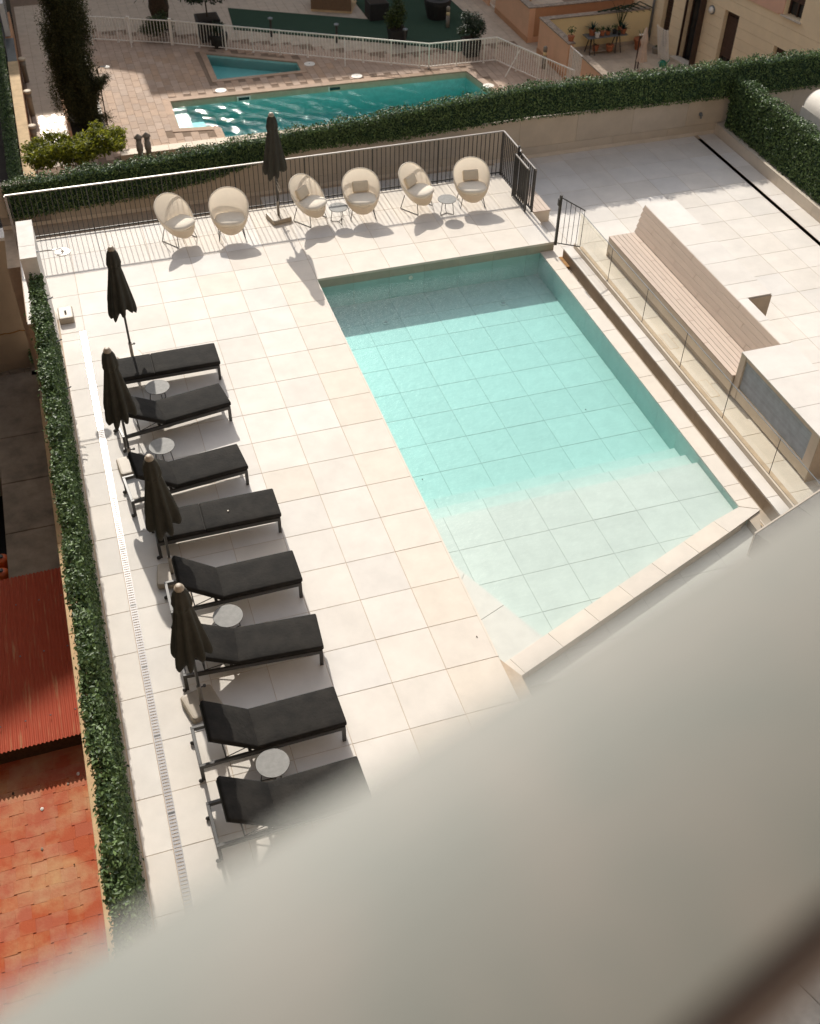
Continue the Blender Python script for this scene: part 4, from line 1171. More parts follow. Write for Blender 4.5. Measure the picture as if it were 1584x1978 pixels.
tag(ps.build('plastic_sheet', 'plastic_sheet', None, True), 'crumpled pale plastic sheet on the walkway left of the cypress', 'sheet')
pk = thing('planter_bed', 'low tiled planter bed around the tall cypress', 'planter', (0, 0, 0))
MB().box(-3.48, -3.36, 31.8, 39.4, NZ - .2, NZ + .32).build('kerb', 'peach_render', pk)
MB().box(-2.22, -2.10, 31.8, 39.4, NZ - .2, NZ + .28).build('kerb', 'curb_stone', pk)
MB().box(-3.36, -2.22, 31.8, 39.4, NZ - .2, NZ + .20).build('soil_bed', 'soil', pk)

# left court wall with tan cap, hedge and perforated screen
lw = thing('court_wall', 'low wall with sunlit tan stone cap running up the left side of the far court', 'wall', (0, 0, 0))
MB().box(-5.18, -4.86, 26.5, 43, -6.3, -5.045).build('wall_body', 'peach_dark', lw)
ycap = [26.5, 28.0, 29.6, 31.2, 32.8, 34.4, 36.0, 37.25]
for a_, b_ in zip(ycap[:-1], ycap[1:]): MB().cbox(-5.22, -4.83, a_ + .004, b_ - .004, -5.045, -4.995).build('cap_stone', 'tan_cap', lw)
mb = MB()
for k in range(28): mb.box(-5.20, -4.85, 37.3 + k * .09, 37.3 + k * .09 + .05, -5.045, -5.0)
mb.build('ribbed_cap', 'zinc', lw)['kind'] = 'stuff'
ph_ = thing('perforated_screen', 'white perforated metal screen at the upper left edge', 'screen', (-5.05, 40.0, -5.0))
MB().box(-.10, .10, 0, 4.5, 0, 1.3).build('screen_frame', 'white_plaster', ph_)
mb = MB()
for i in range(30):
    for j in range(9): mb.box(.101, .104, .15 + i * .145, .21 + i * .145, .12 + j * .13, .18 + j * .13)
mb.build('hole', 'void', ph_)['kind'] = 'stuff'
h2 = thing('hedge', 'narrow dark hedge outside the tan capped wall at the far left', 'hedge', (0, 0, 0))
MB().box(-5.62, -5.32, 16.2, 41, -6.3, -4.8).build('hedge_core', 'turf', h2)
n = 14000
Yl = rng.uniform(16, 41, n); Xl = rng.uniform(-5.70, -5.24, n)
leaves('foliage', np.stack([Xl, Yl, -4.74 + rng.normal(0, .05, n)], 1), np.array([.2, 0, 1.]), .075, 'hedge_leaf', h2, spread=.65)

# ---- vegetation
cyt = thing('cypress_tree', 'tall dense dark cypress tree at the upper left', 'tree', (-2.82, 32.9, NZ))
MB().tube([(0, 0, 0), (.03, 0, 2), (0, .02, 3.9), (.05, 0, 5.3)], [.16, .13, .06, .015], 10).build('trunk', 'bark', cyt, True)
pts = []; nrm = []
for k in range(210):
    z = rng.uniform(.5, 5.1); R0 = .80 * (1 - .30 * (z / 5.2) ** 2.5) * (.62 if z < 1.0 else 1)
    an = rng.uniform(0, 6.283); r_ = R0 * rng.uniform(.2, 1.12)
    c = np.array([r_ * math.cos(an), r_ * math.sin(an), z])
    m_ = 330
    u_ = rng.normal(size=(m_, 3)) * np.array([.10, .10, .32]); 
    p_ = c + u_ + np.array([.10 * math.cos(an), .10 * math.sin(an), .1]) * (u_[:, 2:3] + .2)
    pts.append(p_); nrm.append(np.repeat([[math.cos(an), math.sin(an), .5]], m_, 0))
P_ = np.concatenate(pts); 
leaves('crown', P_, np.concatenate(nrm), .095, 'cypress_leaf', cyt, aspect=.35, spread=.8)
cyb = thing('cypress_shoot', 'smaller bent cypress shoot leaning right at the foot of the tall cypress', 'tree', (-2.75, 32.35, NZ))
ctr = [(0, 0, 0), (.05, 0, .6), (.22, 0, 1.15), (.55, 0, 1.62), (1.05, 0, 1.98)]
MB().tube(ctr, [.05, .045, .035, .02, .008], 8).build('trunk', 'bark', cyb, True)
pts = []
for k in range(60):
    t = rng.uniform(0.03, 1) * 4; i = min(int(t), 3); c = np.array(ctr[i]) + (np.array(ctr[i + 1]) - np.array(ctr[i])) * (t - i)
    s_ = .20 * (1 - .72 * (t / 4)) + .03
    pts.append(c + rng.normal(size=(170, 3)) * np.array([s_, s_, s_ * .8]))
for k in range(24):
    c = np.array([rng.uniform(-.1, .75), rng.uniform(-.2, .2), rng.uniform(.1, .55)])
    pts.append(c + rng.normal(size=(120, 3)) * np.array([.16, .1, .07]))
P_ = np.concatenate(pts); leaves('crown', P_, np.array([.2, -.3, 1.]), .07, 'cypress_leaf', cyb, aspect=.35, spread=.9)
bt = thing('bush', 'bright yellow green bush in sunlight behind the left end of the hedge', 'bush', (-3.36, 24.3, NZ))
MB().box(-1.6, 1.6, -.9, 1.0, -.4, .02).build('soil_bed', 'soil', bt)
MB().tube([(0, 0, 0), (.1, 0, 1.0), (.05, .1, 2.3)], .05, 6).build('stem', 'bark', bt)
for k in range(6): MB().tube([(0.05, 0, 1.8), (rng.uniform(-.8, .8), rng.uniform(-.4, .4), 2.5), (rng.uniform(-1.3, 1.3), rng.uniform(-.5, .5), 3.1)], [.03, .02, .008], 6).build('branch', 'bark', bt)
pts = []; nn_ = []
for k in range(110):
    c = np.array([rng.uniform(-1.42, 1.42), rng.uniform(-.55, .6), 0]); c[2] = 3.0 + .36 * (1 - (c[0] / 1.7) ** 2) * rng.uniform(-.9, 1.0) + (.18 if c[0] > .6 else 0)
    p_, d_ = blob(120, c, (.26, .24, .20), .2); pts.append(p_); nn_.append(d_ * .6 + np.array([0, 0, .7]))
leaves('crown', np.concatenate(pts), np.concatenate(nn_),   .125, 'bush_leaf', bt, aspect=.42, spread=.7)
def shrub(name, label, loc, cz, r, n, m, size, trunk_h, pot=None, clumps=26, cat='tree'):
    t = thing(name, label, cat, loc)
    if pot:
        kind, pw_, phh = pot
        if kind == 'box':
            MB().add([(-pw_ * .8, -pw_ * .8, 0), (pw_ * .8, -pw_ * .8, 0), (pw_ * .8, pw_ * .8, 0), (-pw_ * .8, pw_ * .8, 0), (-pw_, -pw_, phh), (pw_, -pw_, phh), (pw_, pw_, phh), (-pw_, pw_, phh)],
                     [(3, 2, 1, 0), (0, 1, 5, 4), (1, 2, 6, 5), (2, 3, 7, 6), (3, 0, 4, 7), (4, 5, 6, 7)]).build('planter', 'dark_pot', t)
        else:
            MB().lathe([(pw_ * .75, 0), (pw_, phh * .8), (pw_, phh), (pw_ * .9, phh)], 20).build('planter', 'dark_pot', t)
        MB().box(-pw_ * .86, pw_ * .86, -pw_ * .86, pw_ * .86, phh - .02, phh + .012).build('soil', 'soil', t) if kind == 'box' else None
    if trunk_h: MB().tube([(0, 0, .1), (.02, 0, trunk_h * .6), (0, .02, trunk_h + .3)], [.05, .045, .03], 8).build('trunk', 'bark', t)
    pts = []; nn_ = []
    for k in range(clumps):
        d = rng.normal(size=3); d /= np.linalg.norm(d); c = np.array([0, 0, cz]) + d * np.array(r) * rng.uniform(.3, .85)
        p_, dd = blob(n // clumps, c, np.array(r) * .38, .3); pts.append(p_); nn_.append(dd * .6 + np.array([0, 0, .6]))
    leaves('crown', np.concatenate(pts), np.concatenate(nn_), size, m, t, spread=.7)
    return t
shrub('citrus_tree', 'young light green tree in a dark planter on the turf behind the white fence', (11.25, 37.8, NZ), 1.15, (.62, .55, .68), 3400, 'lemon_leaf', .09, .6, ('box', .38, .55))
shrub('round_shrub', 'rounded dark green shrub in a black planter by the fence corner', (13.85, 35.42, NZ), 1.30, (.72, .65, .58), 4200, 'dark_leaf', .08, .6, ('box', .36, .70))
shrub('small_shrub', 'small green plant in a tall black pot at the top of the turf', (13.9, 40.0, NZ), .95, (.38, .38, .16), 500, 'pot_leaf', .07, 0, ('round', .62, .85))
shrub('fence_shrub', 'light green shrub just behind the white fence near the gate', (1.1, 40.75, NZ), .62, (.85, .45, .62), 3000, 'lemon_leaf', .10, 0)
shrub('planter_tree', 'dark leafy tree in a black planter behind the white fence', (3.3, 40.2, NZ), 2.1, (1.25, .9, .6), 4600, 'dark_leaf', .13, 1.3, ('box', .5, .95))
shrub('potted_agave', 'dark plant in a round black pot just behind the white fence', (3.55, 39.25, NZ), .75, (.45, .4, .3), 900, 'dark_leaf', .12, 0, ('round', .42, .55))
bx = thing('planter_box', 'square black planter box on the turf behind the citrus tree', 'planter', (11.2, 40.75, NZ))
MB().box(-.45, .45, -.45, .45, 0, .75).build('box_body', 'dark_pot', bx); MB().box(-.4, .4, -.4, .4, .751, .76).build('soil', 'soil', bx)
pm = thing('palm_tree', 'dark thick trunk with spiky fronds behind the white fence', 'palm', (1.5, 42.3, NZ))
MB().tube([(0, 0, 0), (0, 0, .8), (.03, 0, 1.7)], [.42, .46, .36], 14).build('trunk', 'bark', pm)
for k in range(26):
    an = k * 2.4; el = .9 - .9 * (k / 26); Lf = rng.uniform(.9, 1.35)
    mb = MB(); nseg = 6
    for s in range(nseg + 1):
        q = s / nseg; rr_ = Lf * q; z = 1.65 + Lf * (math.sin(el) * q - .45 * q * q); w = .06 * (1 - q) + .004
        mb.v += [(rr_ * math.cos(an) - w * math.sin(an), rr_ * math.sin(an) + w * math.cos(an), z), (rr_ * math.cos(an), rr_ * math.sin(an), z + .02), (rr_ * math.cos(an) + w * math.sin(an), rr_ * math.sin(an) - w * math.cos(an), z)]
    for s in range(nseg): mb.f += [(3 * s, 3 * s + 1, 3 * s + 4, 3 * s + 3), (3 * s + 1, 3 * s + 2, 3 * s + 5, 3 * s + 4)]
    me = mb.mesh('frond', 'dark_leaf'); put('frond', me, pm)

# turf, wooden planter bench
turf_poly = [(4.81, 43.71), (10.75, 40.59), (10.8, 47.5), (15.1, 47.5), (15.41, 38.18), (13.56, 35.86), (12.34, 36.75), (4.55, 41.0)]
tf = MB().prism(turf_poly[::-1], NZ - .01, NZ + .022).build('artificial_turf', 'turf'); tag(tf, kind='structure')
wb = thing('wooden_bench', 'low slatted wooden box bench on the pale paving at the top edge', 'bench', (9.65, 42.6, NZ), R(-25))
MB().box(-.95, .95, -.75, .75, .0, .10).build('plinth', 'tan_cap', wb)
for k in range(6): MB().box(-.95, .95, -.76, -.73, .10 + k * .085, .18 + k * .085).build('slat', 'bench_wood', wb)
for k in range(6): MB().box(-.96, -.93, -.72, .75, .10 + k * .085, .18 + k * .085).build('slat', 'bench_wood', wb)
for k in range(8): MB().box(-.97, .97, -.77 + k * .19, -.59 + k * .19, .615, .64).build('slat', 'bench_wood', wb)
for (x, y, lb) in ((6.0, 39.75, 'left of the three slim lamp posts behind the white fence'), (8.62, 38.3, 'middle slim lamp post behind the white fence'), (11.35, 36.95, 'right slim lamp post behind the white fence')):
    t = thing('path_lamp', lb, 'lamp', (x, y, NZ), 0, 'slim path lamps behind the fence')
    MB().lathe([(.05, 0), (.05, .75)], 12).build('shaft', 'dark_steel', t); MB().lathe([(.11, .75), (.11, .80), (.05, .83)], 16).build('cap', 'zinc', t)
for (x, y, lb) in ((16.35, 33.2, 'grey bollard light standing beside the peach patio wall'), (13.95, 40.1 - 1.4, 'grey bollard light at the edge of the turf by the round shrub')):
    t = thing('bollard', lb, 'bollard', (x, y, NZ), 0, 'grey bollard lights')
    MB().lathe([(.085, 0), (.085, .55)], 16).build('shaft', 'grey_pipe', t, True); MB().lathe([(.08, .551), (.08, .70)], 16).build('lens', 'yellow_render', t, True); MB().lathe([(.085, .701), (.085, .88), (.05, .93)], 16).build('cap', 'grey_pipe', t, True)

# ---- patio walls
pw1 = thing('patio_wall', 'peach rendered patio wall with weathered stone cap and yellow inner face', 'wall', (0, 0, 0))
MB().box(16.75, 16.99, 31.87, 34.84, NZ, NZ + 1.44).build('side_wall', 'peach_render', pw1)
MB().box(16.992, 17.004, 31.9, 34.62, NZ, NZ + 1.44).build('inner_face', 'yellow_render', pw1)
MB().box(16.75, 21.9, 34.84, 34.88, NZ, NZ + 1.44).build('outer_face', 'peach_render', pw1)
MB().box(16.995, 21.95, 34.62, 34.838, NZ, NZ + 1.44).build('back_wall', 'yellow_render', pw1)
MB().box(16.73, 16.748, 31.85, 34.9, NZ, NZ + .22).build('skirting', 'peach_dark', pw1)
MB().box(17.0, 21.9, 34.60, 34.618, NZ, NZ + .16).build('skirting', 'paving_beige', pw1)
for a_, b_ in zip([31.82, 32.6, 33.4, 34.2], [32.6, 33.4, 34.2, 34.92]): MB().cbox(16.71, 17.03, a_ + .003, b_ - .003, NZ + 1.442, NZ + 1.49).build('cap_stone', 'stone_cap', pw1)
for k in range(6): MB().cbox(17.033 + k * .81, 17.033 + (k + 1) * .81 - .006, 34.59, 34.92, NZ + 1.442, NZ + 1.49).build('cap_stone', 'stone_cap', pw1)
pw2 = thing('patio_wall', 'low peach wall with stone cap right of the small white patio gate', 'wall', (0, 0, 0))
MB().box(16.76, 17.0, 26.8, 30.56, NZ, NZ + 1.40).build('wall_body', 'peach_render', pw2)
for k in range(4): MB().cbox(16.72, 17.05, 26.8 + k * .94 + .003, 26.8 + (k + 1) * .94 - .003, NZ + 1.402, NZ + 1.45).build('cap_stone', 'stone_cap', pw2)
pg = thing('patio_gate', 'small white bar gate between the two peach patio walls', 'gate', (16.80, 30.60, NZ))
MB().box(-.02, .02, 0, 1.22, 1.38, 1.42).build('top_rail', 'white_paint', pg); MB().box(-.02, .02, 0, 1.22, .08, .12).build('bottom_rail', 'white_paint', pg)
gb_ = MB().box(-.014, .014, -.018, .018, .12, 1.38).mesh('bar', 'white_paint')
for k in range(9): put('bar', gb_, pg, (0, .05 + k * .14, 0))
pw3 = thing('patio_wall', 'higher peach enclosure wall with a corner, behind the yellow patio', 'wall', (0, 0, 0))
MB().box(16.75, 17.03, 36.03, 39.95, NZ, NZ + 1.46).build('side_wall', 'peach_render', pw3)
MB().box(17.03, 23, 36.05, 36.25, NZ, NZ + 1.46).build('front_wall', 'peach_dark', pw3)  # face turned from the sun: its shade is put into the peach
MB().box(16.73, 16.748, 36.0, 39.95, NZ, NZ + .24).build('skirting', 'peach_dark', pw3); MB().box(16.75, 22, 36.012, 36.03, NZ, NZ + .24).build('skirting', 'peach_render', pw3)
for k in range(5): MB().cbox(16.71, 17.06, 36.0 + k * .79 + .003, 36.0 + (k + 1) * .79 - .003, NZ + 1.462, NZ + 1.51).build('cap_stone', 'stone_cap', pw3)
for k in range(7): MB().cbox(17.063 + k * .82, 17.063 + (k + 1) * .82 - .006, 35.99, 36.28, NZ + 1.462, NZ + 1.51).build('cap_stone', 'stone_cap', pw3)
pw4 = thing('patio_wall', 'peach wall at the top of the walkway beyond a second white gate', 'wall', (0, 0, 0))
MB().box(16.75, 17.03, 40.85, 46, NZ, NZ + 1.46).build('wall_body', 'peach_render', pw4); MB().box(17.03, 19, 40.86, 41.1, NZ, NZ + 1.46).build('return_wall', 'peach_dark', pw4)  # return wall's shade is put into its darker peach
pg2 = thing('patio_gate', 'small white gate at the top edge between peach walls', 'gate', (16.85, 39.98, NZ))
MB().box(-.02, .02, 0, .85, 1.3, 1.34).build('top_rail', 'white_paint', pg2); MB().box(-.02, .02, 0, .85, .08, .12).build('bottom_rail', 'white_paint', pg2)
for k in range(6): put('bar', gb_, pg2, (0, .06 + k * .145, -.07))
# patio floor
pf = thing('patio_floor', None, None); pf['kind'] = 'structure'
MB().box(17.01, 22.8, 27, 34.6, NZ - .1, NZ - .004).build('floor_bed', 'paving_grout', pf)
tiles(pf, [17.01 + .44 * k for k in range(14)], [30.2 + .44 * k for k in range(11)], NZ + .015, .018, 'paving_beige', gap=.008)

# trestle table and pots
tt = thing('trestle_table', 'grey plank table on two dark trestles against the yellow patio wall', 'table', (19.55, 34.12, NZ))
MB().box(-.92, .98, -.28, .30, .74, .77).build('table_top', 'zinc', tt)
MB().box(-.70, .75, -.16, .16, .12, .14).build('lower_shelf', 'paving_beige', tt)
for x in (-.62, .62):
    for s in (-1, 1):
        for y in (-1, 1):
            MB().tube([(x + .06 * s, y * .06, .74), (x + .13 * s, y * .26, 0)], .022, 6).build('leg', 'dark_steel', tt)
    MB().box(x - .03, x + .03, -.2, .2, .70, .739).build('trestle_bar', 'dark_steel', tt)
def pot(label, x, y, z, r, h, m, plant, cat='potted plant', grp='potted plants on the neighbour patio'):
    t = thing('potted_plant', label, cat, (x, y, z), rng.uniform(0, 6), grp)
    MB().lathe([(r * .72, 0), (r * .95, h * .82), (r * 1.06, h * .83), (r * 1.06, h), (r * .9, h)], 18).build('pot', m, t)
    MB().lathe([(r * .9, h - .03), (r * .5, h - .015)], 12).build('soil', 'soil', t)
    kind, L, n_ = plant
    if kind == 'rosette':
        mb = MB()
        for k in range(n_):
            an = k * 2.4; el = rng.uniform(.25, 1.3)
            for s in range(4):
                q = s / 3; w = L * .09 * (1 - q * .95)
                rr_ = L * q * math.cos(el); z_ = h + L * q * math.sin(el) - L * .25 * q * q
                mb.v += [(rr_ * math.cos(an) - w * math.sin(an), rr_ * math.sin(an) + w * math.cos(an), z_), (rr_ * math.cos(an) + w * math.sin(an), rr_ * math.sin(an) - w * math.cos(an), z_)]
            b_ = len(mb.v) - 8
            for s in range(3): mb.f.append((b_ + 2 * s, b_ + 2 * s + 1, b_ + 2 * s + 3, b_ + 2 * s + 2))
        mb.build('leaves', 'agave_leaf' if L > .3 else 'pot_leaf', t)
    elif kind == 'bushy':
        p_, d_ = blob(n_, (0, 0, h + L * .5), (L * .6, L * .6, L * .5), .1)
        leaves('leaves', p_, d_ + np.array([0, 0, .4]), .07, 'pot_leaf', t)
    elif kind == 'stalks':
        for k in range(n_):
            an = k * 2.4; a1 = rng.uniform(.1, .5)
            MB().tube([(0, 0, h - .02), (a1 * L * .5 * math.cos(an), a1 * L * .5 * math.sin(an), h + L * .6), (a1 * L * math.cos(an), a1 * L * math.sin(an), h + L)], [.018, .014, .005], 5).build('stalk', 'pot_leaf', t)
    return t
T0 = NZ + .77
pot('spiky blue green agave in a large terracotta pot, left end of the trestle table', 18.98, 34.22, T0, .16, .26, 'terracotta_pot', ('rosette', .42, 26))
pot('small green plant in a white pot at the front left of the trestle table', 19.08, 33.92, T0, .11, .20, 'white_pot', ('bushy', .24, 90))
pot('leafy plant in a dark red pot, third on the trestle table', 19.38, 34.06, T0, .12, .18, 'terracotta_pot', ('bushy', .22, 80))
pot('spider plant in a clay pot in the middle of the trestle table', 19.68, 34.10, T0, .12, .16, 'terracotta_pot', ('rosette', .30, 30))
pot('dark leaved plant in a black pot right of the middle of the trestle table', 20.0, 34.12, T0, .11, .16, 'dark_pot', ('bushy', .26, 90))
pot('tiny plant in a small black pot at the front of the trestle table', 20.12, 33.90, T0, .07, .11, 'dark_pot', ('bushy', .10, 30))
pot('tall stalked succulent in a clay pot at the right end of the trestle table', 20.38, 34.05, T0, .14, .20, 'terracotta_pot', ('rosette', .36, 34))
pot('leggy green cactus stems rising behind the right end of the trestle table', 20.35, 34.33, T0, .11, .18, 'terracotta_pot', ('stalks', 1.0, 7))
pot('red clay pot on the floor under the trestle table, right one', 19.75, 33.9, NZ + .14, .17, .26, 'terracotta_pot', ('bushy', .06, 10))
pot('red clay pot under the trestle table, left one', 19.15, 34.05, NZ + .14, .14, .24, 'terracotta_pot', ('bushy', .06, 10))
pot('large terracotta pot with bare stems standing on the patio floor', 21.3, 34.0, NZ, .30, .46, 'terracotta_pot', ('stalks', .4, 3))
pot('trailing green plant in a clay pot on the end of the peach wall cap', 16.93, 32.1, NZ + 1.49, .14, .20, 'terracotta_pot', ('bushy', .38, 150))
pot('dark plant in a grey pot beside the drying rack', 21.75, 33.4, NZ, .16, .26, 'grey_pipe', ('bushy', .1, 20))
# creeper trailing over the yellow wall cap
cr = thing('creeping_plant', 'long green stems trailing over the stone cap of the yellow wall', 'plant', (20.3, 34.75, NZ + 1.5))
for k in range(6):
    x0 = -.9 + k * .3
    MB().tube([(x0, 0, .02), (x0 + .5, .05 * (k % 3 - 1), .10 + .03 * k), (x0 + .95, -.08, .05), (x0 + 1.3, -.15, -.12)], [.03, .028, .024, .01], 6).build('stem', 'pot_leaf', cr)
# rack, watering can, parasol on the patio
rk2 = thing('drying_rack', 'white slatted folding rack leaning against the cream facade', 'rack', (21.72, 32.55, NZ), R(100))
sl2 = MB().box(-.32, .32, -.012, .012, -.02, .02).mesh('slat', 'white_paint')
lean = R(14)
for s in (-1, 1): MB().box(-.03, .03, -.02, .02, 0, 1.5).build('side_rail', 'white_paint', rk2, loc=(s * .34, 0, 0), rot=(lean * -1, 0, 0))
for k in range(17): put('slat', sl2, rk2, (0, math.sin(lean) * (.08 + k * .084), math.cos(lean) * (.08 + k * .084)), (-lean, 0, 0))
for s in (-.11, .11): MB().box(-.01, .01, -.008, .008, 0, 1.45).build('rib', 'white_paint', rk2, loc=(s, -.012, 0), rot=(-lean, 0, 0))
wc = thing('watering_can', 'green plastic watering can on the patio by the white rack', 'watering can', (21.35, 31.95, NZ))
MB().lathe([(.13, 0), (.15, .16), (.10, .26), (.09, .27)], 16).build('can_body', 'green_plastic', wc); MB().tube([(.12, 0, .06), (.30, 0, .30)], [.03, .015], 8).build('spout', 'green_plastic', wc)
MB().tube([(-.13, 0, .08), (-.24, 0, .2), (-.12, 0, .32), (.05, 0, .28)], .014, 6).build('handle', 'green_plastic', wc)
pp = thing('patio_parasol', 'closed beige parasol standing on the neighbour patio', 'parasol', (20.25, 31.9, NZ))
MB().lathe([(.025, 0), (.025, 1.75)], 10).build('pole', 'white_paint', pp)
v = []; f = []
for i in range(13):
    t = i / 12; r0 = np.interp(t, [0, .1, .35, .42, .5, 1], [.03, .08, .15, .16, .12, .21])
    for k in range(40):
        th = 2 * math.pi * k / 40; r_ = r0 * (1 + .22 * t * math.cos(8 * th)); v.append((r_ * math.cos(th), r_ * math.sin(th), 1.75 - 1.35 * t))
for i in range(12):
    for k in range(40): f.append((i * 40 + k, (i + 1) * 40 + k, (i + 1) * 40 + (k + 1) % 40, i * 40 + (k + 1) % 40))
mb = MB(); mb.v = v; mb.f = f; mb.build('canopy', 'beige_cloth', pp, True)
MB().lathe([(.24, 0), (.24, .08)], 20).build('foot', 'paving_beige', pp)
for (dx, lb) in ((-.22, 'left dark pole beside the beige patio parasol'), (-.10, 'right dark pole beside the beige patio parasol')):
    t = thing('pole', lb, 'pole', (20.25 + dx, 31.95, NZ), 0, 'dark poles on the patio'); MB().lathe([(.03, 0), (.03, 1.45)], 10).build('shaft', 'dark_wood', t); MB().lathe([(.04, 1.45), (.04, 1.5)], 10).build('cap', 'white_paint', t)

# ---- cream apartment facade on the right
FA = math.atan2(.984, -.176)
fb = thing('apartment_house', 'cream clad apartment house with brown shutters at the upper right', 'building', (22.098, 34.425, NZ), FA)
opens = [(-.98, -.40, .02, 2.36), (-2.92, -1.92, .02, 2.76), (-4.98, -4.12, .0, 2.66), (-7.85, -7.15, .0, 2.36)]
MB().box(-26, 3, -9, -.30, -.6, 3.6).build('wall_core', 'cream_cladding', fb)
zr = [0, .36, .76, 1.16, 1.56, 1.96, 2.36, 2.76, 3.17]
for i in range(len(zr) - 1):
    zlo, zhi = zr[i], zr[i + 1]
    cuts = [-20.0]
    for (a_, b_, o0, o1) in sorted(opens):
        if o0 < zhi - .01 and o1 > zlo + .01: cuts += [a_, b_]
    cuts.append(2.5)
    for q in range(0, len(cuts), 2):
        MB().box(cuts[q], cuts[q + 1], -.29, 0, zlo + .005, zhi - .005).build('cladding_panel', 'cream_cladding', fb)
MB().box(-26, 3, -.298, -.02, -.3, 0).build('plinth', 'paving_beige', fb)
MB().box(-26, 3, -9, .0, 3.605, 13).build('upper_wall', 'cream_cladding', fb) if False else None
up = [(-26, -8.12, 3.175, 13), (-7.22, 3, 3.175, 13), (-8.12, -7.22, 3.175, 3.55), (-8.12, -7.22, 4.9, 13)]
for k, (a_, b_, z0, z1) in enumerate(up):
    MB().box(a_ + .001, b_ - .001, -.4, 0, z0, z1).build('upper_wall', 'cream_cladding', fb)
MB().box(-7.0, -3.4, .004, .05, 3.50, 8).build('pink_panel', 'pink_render', fb); MB().box(-7.2, -7.004, .004, .05, 3.56, 8).build('pink_panel', 'pink_render', fb)
MB().box(-26, 3, -9, -.45, 3.6, 13).build('upper_core', 'cream_cladding', fb)
for (a_, b_, z0, z1, kind) in ((-.98, -.40, .02, 2.36, 'louver'), (-2.92, -1.92, .02, 2.76, 'door'), (-4.98, -4.12, 0, 2.66, 'shutter'), (-7.85, -7.15, 0, 2.36, 'shutter2'), (-8.12, -7.22, 3.56, 4.9, 'upper')):
    w = put('window', MB().box(a_ + .002, b_ - .002, -.28, -.27, z0 + .01, z1).mesh('window', 'glass_dark'), fb)
    if kind == 'upper': w.location.y = -.0
    for x0, x1 in ((a_ + .002, a_ + .07), (b_ - .07, b_ - .002)): MB().box(x0, x1, -.268, -.20, z0 + .01, z1 - .002).build('frame', 'dark_wood', w)
    MB().box(a_ + .07, b_ - .07, -.268, -.20, z1 - .09, z1 - .002).build('frame', 'dark_wood', w)
    mid = (a_ + b_) / 2
    if kind in ('shutter', 'shutter2', 'upper'):
        MB().box(mid - .03, mid + .03, -.266, -.21, z0 + .01, z1 - .09).build('frame', 'dark_wood', w)
        zb_ = z0 + (.95 if kind == 'shutter' else .5)
        kk = int((z1 - .09 - zb_) / .055)
        for q in range(kk): MB().box(a_ + .072, b_ - .072, -.205, -.185 + .004 * (q % 2), zb_ + q * .055 + .002, zb_ + (q + 1) * .055 - .003).build('slat', 'shutter', w)
    if kind == 'louver':
        for q in range(20): MB().box(a_ + .075, b_ - .075, -.24, -.20, z0 + .12 + q * .105, z0 + .19 + q * .105).build('slat', 'shutter', w)
    if kind == 'door':
        MB().box(a_ + .40, a_ + .50, -.266, -.2, z0 + .01, z1 - .09).build('frame', 'dark_wood', w)
MB().box(-8.2, -7.14, -.26, .09, 3.50, 3.545).build('sill', 'curb_stone', fb)
MB().box(-2.98, -2.93, .003, .30, 0, 3.1).build('dark_fin', 'dark_wood', fb)
MB().box(-1.90, -1.86, .003, .12, 0, 3.1).build('dark_fin', 'dark_wood', fb)
MB().box(-3.0, -1.8, .005, .42, 0, .16).build('doorstep', 'curb_stone', fb)
MB().lathe([(.055, 0), (.055, 3.6)], 12).build('downpipe', 'zinc', fb, True, (.17, .08, .08))
wlp = thing('wall_lamp', 'round pale wall lamp on the cream facade', 'wall lamp', (0, 0, 0))
fm = Matrix.Translation((22.098, 34.425, NZ)) @ Matrix.Rotation(FA, 4, 'Z')
wlp.location = fm @ Vector((-3.38, .004, 2.52)); wlp.rotation_euler = (0, 0, FA)
MB().lathe([(.17, 0), (.17, .04), (.15, .05)], 24).build('backplate', 'zinc', wlp, rot=(R(-90), 0, 0)); MB().lathe([(.14, .05), (.12, .10), (.06, .13), (.01, .135)], 24).build('diffuser', 'white_paint', wlp, True, rot=(R(-90), 0, 0))

# ---- neighbour terrace right of the hedge: padded white daybed cover
ntr = MB().box(13.66, 24, 4, 15.39, -.605, -.59).build('side_terrace', 'grey_slate'); tag(ntr, kind='structure')
wd_ = thing('covered_daybed', 'white fabric covered daybed back behind the right hedge', 'daybed', (14.75, 12.7, -.59))
v = []; f = []
for i in range(15):
    a_ = math.pi * i / 14
    for y in (-.9, -.82, .82, .9):
        q = 1.0 if abs(y) < .85 else .93
        v.append((-.42 * math.cos(a_) * q, y, 1.35 + .42 * math.sin(a_) * q))
for y in (-.9, -.82, .82, .9): pass
for i in range(14):
    for j in range(3): f.append((i * 4 + j, (i + 1) * 4 + j, (i + 1) * 4 + j + 1, i * 4 + j + 1))
mb = MB(); mb.v = v; mb.f = f
for y in (-.9, .9): 
    b_ = len(mb.v); idx = [i * 4 + (0 if y < 0 else 3) for i in range(15)]
    mb.f.append(tuple(idx if y < 0 else idx[::-1]))
mb.build('cover', 'white_cloth', wd_, True)
MB().box(-.42, .42, -.9, .9, .15, 1.35).build('cover_skirt', 'white_cloth', wd_)
MB().box(-.40, .9, -.88, .88, .0, .148).build('base_frame', 'dark_wood', wd_)

